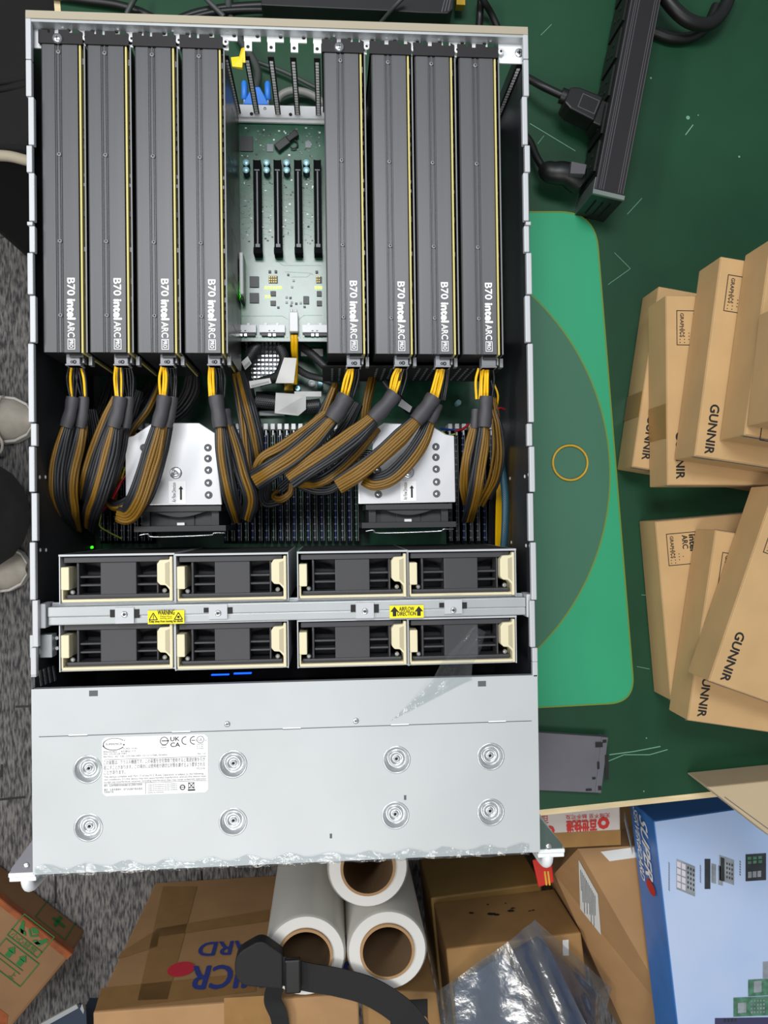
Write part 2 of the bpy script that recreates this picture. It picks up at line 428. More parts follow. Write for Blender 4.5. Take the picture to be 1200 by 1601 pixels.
scr([(1002, 930), (1016, 931)], .0003); scr([(995, 1042), (1015, 1046)], .0003); scr([(845, 55), (862, 38)], .0003)
for x, y, r in ((1075, 184, .0024), (1017, 122, .0012), (1155, 245, .0013), (1091, 180, .0008), (1010, 1154, .0009), (1006, 1237, .0009)):
    p = P(x, y, .0004); mb = MB(); mb.disc(p, r, 7); mb.build('paint_chip', 'scratch', top)

# ---------------------------------------------------------------- server chassis
W2, L2, ZT = .2185, .3685, .178
ch = thing('server_chassis', 'open silver rackmount server chassis with eight graphics cards on the green workbench', 'server', (0, 0, 0))
mb = MB(); mb.box(-W2, W2, -L2, .345, .0025, .0045); mb.build('floor_pan', 'chassis_floor', ch)
def wallpt(x, y, X):
    v = Vector(((x - CX) / F_PX, (y - CY) / F_PX, 1)); d = Vector((_ex.dot(v), _ey.dot(v), _wz.dot(v))); t = (X - CAM.x) / d.x; return CAM + d * t
for sgn in (-1, 1):
    mb = MB(); x0, x1 = sorted((sgn * W2, sgn * (W2 - .0015))); mb.box(x0, x1, -L2, L2, .003, .174)
    wl = mb.build('side_wall', 'dark_wall', ch)
    mb = MB()
    segs = [(18, 92, 1), (93, 150, 1), (151, 226, 0), (227, 269, 1), (270, 345, 0), (346, 352, 1), (353, 394, 0), (395, 460, 1), (462, 535, 0), (537, 660, 1), (662, 697, 0), (698, 769, 1), (771, 846, 0), (848, 938, 1), (939, 1012, 0), (1013, 1058, 1), (1059, 1090, 1)]
    for a, b, k in segs:
        xx = 45 if sgn < 0 else 834
        y1, y0 = P(xx, a, ZT).y, P(xx, b, ZT).y
        if b > 1055: y0 = max(y0, -.2)
        o = .0 if k else -.0018; w_ = .0042
        xa, xb = sorted((sgn * (W2 + o + .0006), sgn * (W2 + o - w_)))
        mb.box(xa, xb, y0, min(y1, L2), .1725, ZT)
    mb.build('rim', 'rim_steel', wl, bevel=.0008, label='pale notched top rim of the side wall')
    X = sgn * (W2 - .0017)
    for px, py in (((62, 746), (71, 746), (63, 860), (72, 860), (46.5, 60)) if sgn < 0 else ((797, 748), (820, 745), (826, 742), (799, 848), (822, 853), (828, 853))):
        p = wallpt(px, py, X); mb = MB(); mb.at(mx=Matrix.Translation(p) @ Matrix.Rotation(-sgn * pi / 2, 4, 'Y')); mb.lathe((0, 0, 0), [(.0018, 0), (.0012, .0006)], 10, 0); mb.at(); mb.build('rivet', 'white_steel', wl)
# rear: cream rim, inner lip, slotted shelf, spring bars, lower strip
mb = MB(); mb.box(-W2, W2, L2 - .0062, L2 + .0005, .1765, ZT + .0006); mb.build('rear_rim', 'cream_rim', ch, label='cream coloured top rim of the rear wall')
mb = MB(); mb.box(-W2 + .002, W2 - .002, L2 - .0085, L2 - .0062, .1672, .1775)
for i in range(9): mb.disc((-.19 + .047 * i, L2 - .0087, .172), .0012, 8, 0)
mb.build('rear_lip', 'galvanised', ch)
SH = .1672; yS = P(440, 66, SH).y; yT = P(440, 81, SH).y; yB = P(440, 90, SH).y
pit = (P(469, 60, SH).x - P(433, 60, SH).x); xr = P(381, 60, SH).x
mb = MB(); mb.box(-W2 + .0015, W2 - .0015, yS + .006, L2 - .007, SH - .0014, SH)
xs = [xr + pit * k for k in range(-9, 13)]
xs = [x for x in xs if -W2 + .002 < x < W2 - .03]
for x in xs:
    mb.box(x, x + .0148, yS, yS + .006, SH - .0014, SH); mb.box(x + .0005, x + .0070, yT, yS, SH - .0014, SH)
mb.box(-W2 + .0015, P(66, 60, SH).x, yB + .002, yS + .006, SH - .0014, SH); mb.box(P(779, 80, SH).x, W2 - .0015, yB + .001, yS + .006, SH - .0014, SH)
sh = mb.build('slot_shelf', 'white_steel', ch)
mb = MB()
for x in xs: mb.disc((x + .0035, (yT + yS) / 2 - .0008, SH + .0003), .0015, 12); mb.disc((x + .012, yS + .0045, SH + .0003), .0017, 12)
mb.build('screw_hole', 'ink', sh)
for px, py in ((811, 83),):
    p = P(px, py, SH); mb = MB(); mb.screw(p.x, p.y, SH, .0042); mb.build('thumb_screw', ['tin', 'ink'], sh)
for px0, px1 in ((350, 374), (381, 405), (422.5, 435), (459, 464), (495, 498), (812, 777)):
    p0, p1 = P(px0, 84 if px0 < 800 else 100, .166), P((px0, px1)[1], 184 if px0 < 800 else 180, .070)
    xb = (p0.x + p1.x) / 2; yb = yB + .001; mb = MB()
    mb.box(xb - .0028, xb + .0028, yb, yb + .0012, .068, .166, 0)
    for i in range(20):
        z = .072 + i * .0045; mb.hexa([(xb - .0015, yb - .0008, z), (xb + .0015, yb - .0008, z), (xb + .0015, yb, z), (xb - .0015, yb, z)], [(xb - .0015, yb - .0002, z + .0022), (xb + .0015, yb - .0002, z + .0022), (xb + .0015, yb, z + .0022), (xb - .0015, yb, z + .0022)], 1)
    mb.build('spring_bar', ['bracket_black', 'white_steel'], ch)
yL0, yL1 = P(440, 184, .07).y, P(440, 165, .07).y
mb = MB(); mb.box(-W2 + .002, W2 - .002, yL0, yL1, .0665, .07); mb.box(-W2 + .002, W2 - .002, yL1 - .0015, yL1, .003, .0665); mb.box(-W2 + .002, W2 - .002, yL0 - .003, yL0, .064, .0665)
st = mb.build('rear_strip', 'white_steel', ch)
mb = MB()
for px, py in ((393, 178), (454, 179)): p = P(px, py, .0703); mb.disc(p, .0018, 12)
mb.build('screw_hole', 'ink', st)
p = P(414, 170, .07); mb = MB(); mb.screw(p.x, p.y, .07, .0016); mb.build('screw', ['tin', 'ink'], st)
# card end retainer with light vents
yR = P(600, 561, .15).y
mb = MB()
for xa, xb in ((P(503, 560, .15).x, P(790, 560, .15).x),):
    mb.box(xa, xb, yR - .0055, yR - .004, .066, .140, 0)
for g in ((519, 531, 541), (591, 603, 614), (659, 671, 681), (724, 736, 746)):
    for q in g:
        x = P(q, 556, .15).x
        for i in range(7): mb.box(x - .001, x + .001, yR - .0060, yR - .0055, .074 + i * .009, .0785 + i * .009, 1)
mb.build('card_retainer', ['matt_black', 'slot_grey'], ch)
# dark divider behind the fan wall and under the cover
mb = MB(); ya, yb = P(440, 1052, .03).y, P(440, 1075, .17).y
mb.box(-W2 + .002, W2 - .002, P(440, 1062, .06).y - .012, P(440, 1062, .06).y - .010, .003, .168)
mb.box(-W2 + .0016, W2 - .0016, -L2 + .001, -L2 + .003, .003, .176)
mb.build('drive_bay_wall', 'black_plastic', ch)
mb = MB()
for i in range(6):
    for j in range(4):
        p = wallpt(62 + j * 7.2 + i * .6, 1050 + i * 4 - j * 2.5, -W2 + .0018); mb.box(-W2 + .0015, -W2 + .0021, p.y - .0011, p.y + .0011, max(p.z - .002, .005), p.z + .002)
mb.build('vent_patch', 'light_edge', ch)
p = P(66, 1010, .16)
mb = MB(); mb.box(p.x - .010, p.x + .009, p.y - .010, p.y + .010, .150, .162); mb.lathe((p.x - .004, p.y - .004, .162), [(.0042, 0), (.0042, .002), (.002, .003)], 14)
mb.lathe((p.x + .011, p.y + .006, .15), [(.0016, 0), (.0016, .006)], 8); mb.lathe((p.x + .011, p.y - .003, .15), [(.0016, 0), (.0016, .006)], 8)
mb.build('switch_bracket', 'galvanised', ch, bevel=.0008)

# front cover with holes for the eight dimples
def bez(x): return (P(x, 1072 - (x - 50) * .0165, ZT))
yC = (P(50, 1073, ZT).y + P(842, 1060, ZT).y) / 2
dim = [(137, 1203), (364, 1195), (620, 1188), (767, 1183), (138, 1294), (364, 1285), (618, 1275), (767, 1270)]
dimp = [P(x, y, ZT) for x, y in dim]
bm = bmesh.new()
def loop(pts):
    vs = [bm.verts.new(p) for p in pts]; return [bm.edges.new((vs[i], vs[(i + 1) % len(vs)])) for i in range(len(vs))]
es = loop([(-W2, -L2, ZT), (W2, -L2, ZT), (W2, yC, ZT), (-W2, yC, ZT)])
for p in dimp: es += loop([(p.x + .0108 * cos(2 * pi * i / 28), p.y + .0108 * sin(2 * pi * i / 28), ZT) for i in range(28)])
bmesh.ops.triangle_fill(bm, use_beauty=True, use_dissolve=False, edges=es)
bmesh.ops.delete(bm, geom=[f for f in bm.faces if any((f.calc_center_median() - p).length < .0106 for p in dimp)], context='FACES_ONLY')
for f in bm.faces:
    if f.normal.z < 0: f.normal_flip()
me = bpy.data.meshes.new('front_cover'); bm.to_mesh(me); bm.free(); me.materials.append(MATS['cover_steel'])
cov = bpy.data.objects.new('front_cover', me); COL.objects.link(cov); cov.parent = ch
mb = MB(); mb.box(-W2, W2, -L2, -L2 + .0012, .165, ZT - .0001); mb.box(-W2, W2, yC - .0012, yC, .171, ZT - .0001)
for s_ in (-1, 1):
    a, b = sorted((s_ * W2, s_ * (W2 - .0012))); mb.box(a, b, -L2, yC, .170, ZT - .0001)
mb.build('cover_lip', 'galvanised', cov)
for p in dimp:
    mb = MB(); mb.lathe((p.x, p.y, ZT), [(.0122, .0001), (.0115, .0006), (.0108, .0004), (.0092, -.0036), (.0072, -.0052), (.0067, -.0030), (.0050, -.0024), (.0043, -.0042), (.0026, -.0045), (.0023, -.0026), (.0013, -.0024), (.0012, -.0034)], 30, 0, True, False)
    mb.disc((p.x, p.y, ZT - .0022), .0011, 10, 1); mb.build('mounting_dimple', ['dimple_steel', 'ink'], cov)
mb = MB()
yf0, yf1 = P(60, 1151, ZT).y, P(833, 1128, ZT).y; yf = (yf0 + yf1) / 2
mb.box(-W2 + .006, W2 - .006, yf - .0003, yf + .0003, ZT, ZT + .0002, 0)
for px in (122, 283, 456, 625, 777):
    x = P(px, 1140, ZT).x; mb.box(x - .0078, x + .0078, yf - .0002, yf + .0012, ZT, ZT + .0003, 1); mb.box(x - .0078, x + .0078, yf - .0006, yf, ZT, ZT + .0004, 0)
for px, py in ((146, 1084), (753, 1069)):
    p = P(px, py, ZT); mb.box(p.x - .0036, p.x + .0036, p.y - .0024, p.y + .0024, ZT, ZT + .0002, 0)
for px, py in ((633, 1247), (517, 1307)): p = P(px, py, ZT); mb.box(p.x - .001, p.x + .001, p.y - .002, p.y + .002, ZT, ZT + .0002, 0)
mb.build('fold_seam', ['ink_grey', 'white_steel'], cov)
for px, py in ((355, 1132), (556, 1127)):
    p = P(px, py, ZT); mb = MB(); mb.screw(p.x, p.y, ZT, .0026); mb.build('screw', ['tin', 'ink_grey'], cov)
# compliance sticker
p = P(159.5, 1153, ZT); q = P(324.6, 1147.5, ZT); r_ = P(161.5, 1244.6, ZT)
xd = (q - p).normalized(); yd = Vector((-xd.y, xd.x, 0)); SW, SHH = (q - p).length, (r_ - p).length; z0 = ZT + .0004
def sp(u, v): a = p + xd * (u * SW) - yd * (v * SHH); return Vector((a.x, a.y, z0))
mb = MB(); rc = .03; mb.prism([sp(rc, 0).xy[:], sp(1 - rc, 0).xy[:], sp(1, rc * 1.8).xy[:], sp(1, 1 - rc * 1.8).xy[:], sp(1 - rc, 1).xy[:], sp(rc, 1).xy[:], sp(0, 1 - rc * 1.8).xy[:], sp(0, rc * 1.8).xy[:]], ZT, ZT + .0003, 0)
def st_t(t, u, v, h, wd=None, al='L', m=1, bold=0): mb.text(t, h * SHH / .72, sp(u, v), xd, yd, m, al, 0, wd * SW if wd else None, bold)
mb.ring(sp(.115, .12), .0088, .0095, 28, 1, xd, yd, .55, radians(35), radians(200)); mb.ring(sp(.11, .12), .0086, .0096, 28, 1, xd, yd, .55, radians(190), radians(330)); mb.disc(sp(.205, .135), .0007, 10, 1); mb.disc(sp(.212, .06), .0004, 8, 1)
st_t('SUPERMICR', .035, .135, .035, .155)
mb.ring(sp(.585, .095), .0030, .0036, 20, 1, xd, yd); mb.rect(sp(.56, .10), xd, yd, .0065, .0008, 1)
st_t('UK', .645, .10, .075, .085, bold=.0001); st_t('CA', .645, .20, .075, .09, bold=.0001)
mb.ring(sp(.79, .10), .0029, .0036, 20, 1, xd, yd, 1, radians(80), radians(280)); mb.ring(sp(.87, .10), .0029, .0036, 20, 1, xd, yd, 1, radians(80), radians(280)); mb.rect(sp(.845, .105), xd, yd, .003, .0006, 1)
mb.ring(sp(.93, .09), .0027, .0031, 20, 1, xd, yd); st_t('UL', .915, .115, .05, .035); st_t('c', .885, .115, .04); st_t('us', .97, .115, .03)
for k, t in enumerate(('TAIWAN', 'RoHS')): st_t(t, .555, .18 + k * .035, .022, .05)
for k, t in enumerate(('LISTED', 'I.T.E.', 'E131623')): st_t(t, .90, .18 + k * .035, .02, .06)
st_t('4124GS / 2U-4U', .20, .215, .028, .13); st_t('MODEL : 418G-17', .015, .262, .03, .30); st_t('P/N : SYS-421GE-TNRT', .015, .30, .03, .22); st_t('RATING : AC~100-127V/200-240V, 15-12/12-9.8A, 50-60Hz', .015, .345, .03, .60); st_t('Rev : 1.0', .905, .345, .03, .07)
mb.rect(sp(.015, .385), xd, yd, SW * .97, .0003, 1)
st_t('この装置は、クラスＡ機器です。この装置を住宅環境で使用すると電波妨害を引き', .015, .46, .058, .955); st_t('起こすことがあります。この場合には使用者が適切な対策を講ずるよう要求される', .015, .545, .058, .955); st_t('ことがあります。', .015, .63, .058, .20); st_t('VCCI-A', .89, .60, .032, .08)
st_t('This device complies with Part 15 of the FCC Rules. Operation is subject to the following', .015, .69, .034, .94); st_t('two conditions: (1) this device may not cause harmful interference, and (2) this device must', .015, .735, .034, .965); st_t('accept any interference received, including interference that may cause undesired operation', .015, .78, .034, .965)
mb.rect(sp(.015, .80), xd, yd, SW * .97, .0003, 1); mb.rect(sp(.405, .99), xd, yd, .0003, SHH * .19, 1)
st_t('警告：此為甲類資訊技術設備於居住環境中使用時', .015, .84, .03, .36); st_t('警告：在居住環境中，运行此设备可能会造成', .015, .91, .03, .36); st_t('无线电干扰', .015, .95, .03, .09)
for k in range(4): st_t('Complies with IDA standards and CAN ICES-3 (A)/NMB-3(A)', .425, .845 + .032 * k, .018, .28)
st_t('MADE IN TAIWAN', .425, .98, .02, .15)
mb.ring(sp(.755, .90), .0016, .0024, 18, 1, xd, yd); mb.rect(sp(.735, .905), xd, yd, .0036, .0006, 1)
mb.frame(sp(.81, .92), xd, yd, .005, .0048, .0005, 1); mb.rect(sp(.805, .965), xd, yd, .0062, .0013, 1)
a = sp(.805, .93); mb.quad(a, a + xd * .0008, a + xd * .006 + yd * .0055, a + xd * .0052 + yd * .0055, 1); mb.quad(a + xd * .0052, a + xd * .006, a + xd * .0008 + yd * .0055, a + yd * .0055, 1)
mb.build('compliance_sticker', ['white', 'ink'], cov, label='white printed compliance sticker on the front cover')
# rack ears with handles
for sgn, ec, nm in ((-1, (17, 50, 1365, 1332), 'l'), (1, (879, 845, 1335, 1300), 'r')):
    zt = .172; tip = P(ec[0], ec[2], zt); inn = P(ec[1], ec[3], zt); X = sgn * W2
    mb = MB(); mb.prism([(X, -L2), (tip.x, -L2), (tip.x, -L2 + .003), (X, -L2 + .030)], zt - .0015, zt, 0)
    mb.prism([(X, -L2), (X + sgn * .0015, -L2), (X + sgn * .0015, -L2 + .03), (X, -L2 + .03)], .01, zt, 0)
    s = P(ec[0] + (24 if sgn < 0 else -22), ec[2] - 12, zt); mb.lathe((s.x, s.y, zt), [(.003, 0), (.0026, .0012), (.001, .0014)], 12, 1)
    ear = mb.build('rack_ear', ['ear_green' if sgn > 0 else 'metal_dark', 'tin'], ch)
    mb = MB(); a, b = sorted((tip.x + sgn * .002, X)); mb.box(a, b, -L2 - .004, -L2 - .0002, .006, zt + .001); mb.box(a, b, -L2 - .0085, -L2 - .0045, .006, zt - .001)
    mb.build('ear_flange', 'white_steel', ear, bevel=.0008)
    xm = (tip.x + X) / 2 + sgn * -.001
    mb = MB(); pts = [(-L2 - .006, .166), (-L2 - .010, .166), (-L2 - .016, .162), (-L2 - .0185, .152), (-L2 - .019, .13), (-L2 - .019, .05), (-L2 - .0185, .035), (-L2 - .016, .026), (-L2 - .006, .022)]
    c2 = curve([(xm, y, z) for y, z in pts], 4); mb.tube(c2, .0052, 12, 0, True, 1.0); mb.build('handle', 'white_steel', ear)

# crossbar over the fans
zc = .170
def cb(x): return 961.5 - (x - 62) * .0128
yA = (P(62, 947, zc).y + P(838, 936, zc).y) / 2; yBt = (P(62, 975, zc).y + P(838, 965, zc).y) / 2
mb = MB(); xa, xb = P(74, 962, zc).x, P(822, 950, zc).x
yM = yA * .45 + yBt * .55
mb.box(xa, xb, yM, yA, zc - .010, zc); mb.box(xa, xb, yBt, yM, zc - .010, zc - .0012); mb.box(xa, xb, yBt - .001, yA + .003, zc - .014, zc - .010)
cbar = mb.build('crossbar', 'galvanised', ch, bevel=.001)
for px in (66, 828):
    p = P(px, cb(px), zc); mb = MB(); mb.box(p.x - .0032, p.x + .0032, yBt - .002, yA + .003, zc - .02, zc + .0015); s_ = -1 if px < 400 else 1
    a, b = sorted((p.x, s_ * (W2 - .0016))); mb.box(a, b, yBt + .002, yA - .002, zc - .02, zc - .006)
    mb.build('end_bracket', 'rim_steel', cbar, bevel=.001)
for px in (195, 341, 570, 708):
    p = P(px, cb(px) + .5, zc); mb = MB(); up = .0 if px in (195, 570) else .0022; dn = .0
    mb.box(p.x - .008, p.x + .008, yBt + .0006 + up, yA - .0016 + up * .6, zc - .004, zc + .0012, 0); mb.screw(p.x, p.y, zc + .0012, .0028, 2, 1)
    mb.box(p.x - .0125, p.x - .0075, yM - .001 + up, yM + .0055, zc - .002, zc + .0004, 1); mb.box(p.x + .0075, p.x + .0125, yM - .002 + up, yM + .0055, zc - .002, zc + .0004, 1)
    mb.build('screw_tab', ['rim_steel', 'ink', 'tin'], cbar, bevel=.0006)
def lab(x0, x1, y0, y1, name, kind):
    p = P(x0, y1, zc + .0014); q = P(x1, y1 - (x1 - x0) * .02, zc + .0014); d = (q - p).normalized(); n = Vector((-d.y, d.x, 0)); w_ = (q - p).length; h_ = abs(P(x0, y0, zc).y - P(x0, y1, zc).y)
    mb = MB(); mb.hexa([tuple(p + Vector((0, 0, -.0004))), tuple(q + Vector((0, 0, -.0004))), tuple(q + n * h_ + Vector((0, 0, -.0004))), tuple(p + n * h_ + Vector((0, 0, -.0004)))], [tuple(p), tuple(q), tuple(q + n * h_), tuple(p + n * h_)], 0)
    L = Vector((0, 0, .0002))
    def at(u, v): return p + d * (u * w_) + n * (v * h_) + L
    def tri(u, v, s):
        a, b, c = at(u, v) - d * s, at(u, v) + d * s, at(u, v) + n * s * 1.7
        for i, j in ((a, b), (b, c), (c, a)):
            e = (j - i).normalized(); m_ = Vector((-e.y, e.x, 0)) * .0004; mb.quad(i - m_, j - m_, j + m_, i + m_, 1)
    if kind == 'w':
        mb.text('WARNING', .0062, at(.5, .68), d, n, 1, 'C', 0, w_ * .46, .00012)
        for k, t in enumerate(('Hazardous', 'moving parts')): mb.text(t, .0026, at(.5, .50 - .14 * k), d, n, 1, 'C', 0, w_ * .33)
        mb.text('Keep away from moving fan blades', .003, at(.5, .12), d, n, 1, 'C', 0, w_ * .92, .00008)
        tri(.15, .32, .0035); tri(.84, .32, .0035); mb.rect(at(.145, .42), d, n, .0006, .003, 1); mb.rect(at(.145, .36), d, n, .0006, .0005, 1); mb.disc(at(.84, .5), .0012, 8, 1)
    else:
        mb.text('AIRFLOW', .0052, at(.5, .56), d, n, 1, 'C', 0, w_ * .44, .0001); mb.text('DIRECTION', .0052, at(.5, .18), d, n, 1, 'C', 0, w_ * .54, .0001)
        for u in (.14, .86):
            a = at(u, .5); b_ = at(u, .92); mb.quad(at(u, .14) - d * .0016, at(u, .14) + d * .0016, a + d * .0016, a - d * .0016, 1); mb.add([a - d * .0038, a + d * .0038, b_], [(0, 1, 2)], 1)
    return mb.build(name, ['sticker_yellow', 'ink'], cbar)
lab(231, 288, 955, 976, 'warning_sticker', 'w')['label'] = 'yellow warning sticker with two hazard triangles'
lab(609, 662, 947, 966.5, 'airflow_sticker', 'a')['label'] = 'yellow airflow direction sticker with two arrows'

# clear protective film still on the cover's front edge, with a loose flap
mb = MB(); N = 60
rows = []
for j, (oy, z) in enumerate(((.007, .1785), (.003, .1786), (-.001, .1784), (-.0035, .172), (-.0055, .166))):
    rows.append([(-W2 + .002 + (2 * W2 - .012) * i / N, -L2 + oy + .002 * sin(i * 1.3 + j) * (1 if j in (0, 4) else .2) + (random.random() - .5) * .0015, z + random.random() * .0012) for i in range(N + 1)])
for j in range(4):
    mb.add(rows[j] + rows[j + 1], [(i, i + 1, N + 2 + i, N + 1 + i) for i in range(N)], 0, False)
pf = mb.build('protective_film', 'clear_film'); tag(pf, 'clear wrinkled plastic film along the front edge of the silver cover', 'film')
mb = MB(); fl_ = []
prof = [((610, 1128), (737, 1062), .1788), ((640, 1100), (738, 1062), .1798), ((674, 1066), (737, 1060), .186), ((690, 1035), (738, 1040), .200), ((722, 1000), (752, 1015), .214), ((741, 978), (759, 988), .222)]
NN = 8
for (a, b, z) in prof:
    fl_.append([P(a[0] + (b[0] - a[0]) * k / NN, a[1] + (b[1] - a[1]) * k / NN, z + .006 * sin(k * 1.7) * (z > .18)) for k in range(NN + 1)])
for j in range(len(fl_) - 1):
    mb.add(fl_[j] + fl_[j + 1], [(i, i + 1, NN + 2 + i, NN + 1 + i) for i in range(NN)], 0, True)
ff = mb.build('film_flap', 'clear_film'); tag(ff, 'loose clear film flap curling up over the fans at the cover right end', 'film')
# ---------------------------------------------------------------- fans
fan_label = ['leftmost of the row behind the crossbar', 'second from left behind the crossbar', 'third from left behind the crossbar', 'rightmost of the row behind the crossbar',
             'leftmost of the row beside the cover', 'second from left beside the cover', 'third from left beside the cover', 'beside the cover under the film flap']
ZF = .165
fan = thing('fan_module', 'x', 'fan', group='hot-swap fan modules')
H = .150
mb = MB(); t = .0009
mb.box(-.0495, .0495, -.0215, -.0215 + t, 0, H - .003); mb.box(-.0495, -.0495 + t, -.0215, .0215, 0, H - .001); mb.box(.0495 - t, .0495, -.0215, .0215, 0, H - .001)
mb.box(-.0495, .0495, .0198, .0215, H - .001, H)
mb.build('sheet_case', 'rim_steel', fan, local=True)
mb = MB(); mb.box(-.0485, .0485, .0215 - t, .0214, 0, H - .0012); mb.build('shaded_rear_wall', 'matt_black', fan, local=True)  # plain rear wall of the case, its shade put into a black colour
mb = MB(); mb.box(-.0478, .0478, -.0205, -.0178, .02, H - .001); mb.box(-.0478, -.0462, -.0205, -.009, .02, H - .001); mb.box(-.0478, -.0408, -.0095, .0105, .02, H)
mb.prism([(.0345, .012), (.0368, .0155), (.0452, .0158), (.0452, .0185), (.0478, .0185), (.0478, -.0205), (.0450, -.0205), (.0450, -.0105), (.0418, -.0068), (.037, -.0064), (.0345, -.0035)], .02, H + .0008)
cg = mb.build('cage_frame', 'cage_beige', fan, bevel=.0008, local=True, label='cream plastic cage with latch handle')
mb = MB(); mb.prism([(.0415, .0125), (.0452, .014), (.0452, -.008), (.0415, -.0045)], H + .0008, H + .0012); mb.build('latch_pad', 'cage_beige_dark', cg, local=True)
mb = MB(); z = H - .004
mb.box(-.0465, .0440, .0140, .0190, .01, z); mb.box(-.0158, .0152, -.0150, .0142, .01, z - .002); mb.box(-.0365, -.0345, -.015, .0142, .01, z - .003); mb.box(.0325, .0340, -.015, .0142, .01, z - .003)
mb.box(-.0450, .0438, -.0178, -.0142, .01, z - .001); mb.box(-.0345, .0325, -.015, .0142, .01, z - .026)
for y in (-.0072, .0002): mb.box(-.0345, -.0155, y, y + .0018, z - .02, z - .005); mb.box(.0150, .0325, y, y + .0018, z - .02, z - .005)
for xa, xb, zz in ((-.0155, -.0345, 1), (.0150, .0325, 1)):
    mb.hexa([(xa, .0142, z - .026), (xb, .0142, z - .026), (xb, .004, z - .026), (xa, .004, z - .026)], [(xa, .0142, z - .010), (xb, .0142, z - .006), (xb, .012, z - .022), (xa, .004, z - .024)])
mb.build('fan_housing', 'fan_black', fan, bevel=.0006, local=True)
for sx in (-.0395, .0395):
    mb = MB(); mb.lathe((sx, -.0118, z - .002), [(.0021, 0), (.0021, .0012), (.001, .0018)], 12); mb.build('screw', 'tin', fan, local=True)
cols = [(93, 272, 866, 943), (274, 450, 864, 942), (465, 637, 860, 938), (638.5, 805, 857, 936)]
cols2 = [(93, 272.5, 977, 1051), (274, 450, 974, 1049), (465.5, 637, 970, 1045), (639, 806, 966, 1041)]
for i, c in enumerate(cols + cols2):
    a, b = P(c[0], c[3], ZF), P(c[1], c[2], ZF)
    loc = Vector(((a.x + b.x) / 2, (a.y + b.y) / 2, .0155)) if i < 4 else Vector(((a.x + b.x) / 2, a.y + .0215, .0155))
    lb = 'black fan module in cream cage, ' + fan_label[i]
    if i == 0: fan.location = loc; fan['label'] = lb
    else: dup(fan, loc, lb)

# ---------------------------------------------------------------- graphics cards
gpx = [(63.3, 67.6, 68, 551), (136, 140, 70, 551), (211, 214, 73, 551), (284.3, 288, 76, 551), (508, 508.6, 82, 552.5), (580.5, 585.5, 85, 553), (650, 652, 87, 554), (719, 721, 89, 555)]
ZG = .170
GL = .2685
gpu = thing('graphics_card', 'x', 'graphics card', group='graphics cards in the server')
xl = -.016; wd = .0310; h = .108
prof = [(xl, 0), (xl + wd, 0), (xl + wd, h)]
for fx in (.57, .525, .44, .395):
    x = xl + wd * fx; prof += [(x + .0007, h), (x + .0004, h - .0008), (x - .0004, h - .0008), (x - .0007, h)]
prof += [(xl + .0012, h), (xl, h - .0012)]
mb = MB(); n = len(prof)
mb.add([(x, -GL / 2, z) for x, z in prof] + [(x, GL / 2, z) for x, z in prof], [tuple(range(n)), tuple(range(2 * n - 1, n - 1, -1))] + [(i, n + i, n + (i + 1) % n, (i + 1) % n) for i in range(n)], 0)
mb.m[0] = mb.m[1] = 1; mb.m[-1] = 1
shr = mb.build('shroud', ['shroud', 'shroud_side'], gpu, local=True)
mb = MB(); yb = lambda py: -GL / 2 + (551 - py) / 483 * GL
bx = xl + .66 * .0318; zz = h + .0003
mb.text('B70', .0090, (bx, yb(435), zz), DN, RT, 0, 'L', 0, .0150, .0002)
mb.text('intel', .0094, (bx, yb(468.5), zz), DN, RT, 0, 'L', 0, .0172, .0005)
mb.text('ARC', .0082, (bx, yb(503), zz), DN, RT, 0, 'L', 0, .0136, .00015)
mb.frame((bx - .0002, yb(530), zz), DN, RT, .0092, .0062, .0005, 0); mb.text('PRO', .0048, (bx + .0012, yb(532), zz), DN, RT, 0, 'L', 0, .0066, .0001)
mb.build('lettering', 'print_white', shr, local=True, label='white printed lettering')
for py in (80, 241, 377, 493):
    mb = MB(); mb.lathe((xl + wd * .482, yb(py), h - .0004), [(.0019, 0), (.0019, .0008), (.0012, .0011)], 12, 0); mb.disc((xl + wd * .482, yb(py), h + .0009), .0008, 8, 1); mb.build('screw', ['light_edge', 'ink'], shr, local=True)
mb = MB(); mb.box(.0162, .0178, -GL / 2 - .0004, GL / 2, .0, h - .0005); mb.build('circuit_board', 'pcb_edge', gpu, local=True, label='yellow edged circuit board')
mb = MB()
for k in range(30):
    y = -GL / 2 + .012 + k * .0083 + random.random() * .003; mb.box(.0178, .0190, y, y + .0025 + random.random() * .003, .06, h - .004 - random.random() * .01, random.choice((0, 0, 1)))
mb.build('component_row', ['black', 'chip_light'], gpu, local=True)
mb = MB(); mb.box(.0200, .0212, -GL / 2, GL / 2, .004, h - .0015, 0); mb.box(.0200, .0212, -GL / 2, GL / 2, h - .0015, h - .001, 1)
for y0, y1, z0, z1 in ((-.10, -.06, .03, .07), (-.05, -.01, .03, .07), (.02, .05, .05, .09), (.06, .11, .02, .06)): mb.frame((.0213, y0, z0), UP, (0, 0, 1), y1 - y0, z1 - z0, .001, 2)
mb.build('backplate', ['backplate', 'thin_edge', 'black'], gpu, local=True)
mb = MB(); y0 = GL / 2
mb.box(-.0175, .0200, y0 + .0005, y0 + .0017, -.0, h - .001)
zt = .1095
tab = [(-.0175, y0), (.0200, y0), (.0200, y0 + .010), (.0165, y0 + .012), (.0165, y0 + .0095), (.0085, y0 + .0095), (.0085, y0 + .012), (-.0005, y0 + .012), (-.0005, y0 + .0085), (-.0040, y0 + .0085), (-.0040, y0 + .012), (-.0075, y0 + .012), (-.0075, y0 + .009), (-.0095, y0 + .009), (-.0095, y0 + .0115), (-.0175, y0 + .0115)]
mb.prism(tab, zt - .0012, zt)
brk = mb.build('bracket', 'bracket_black', gpu, local=True)
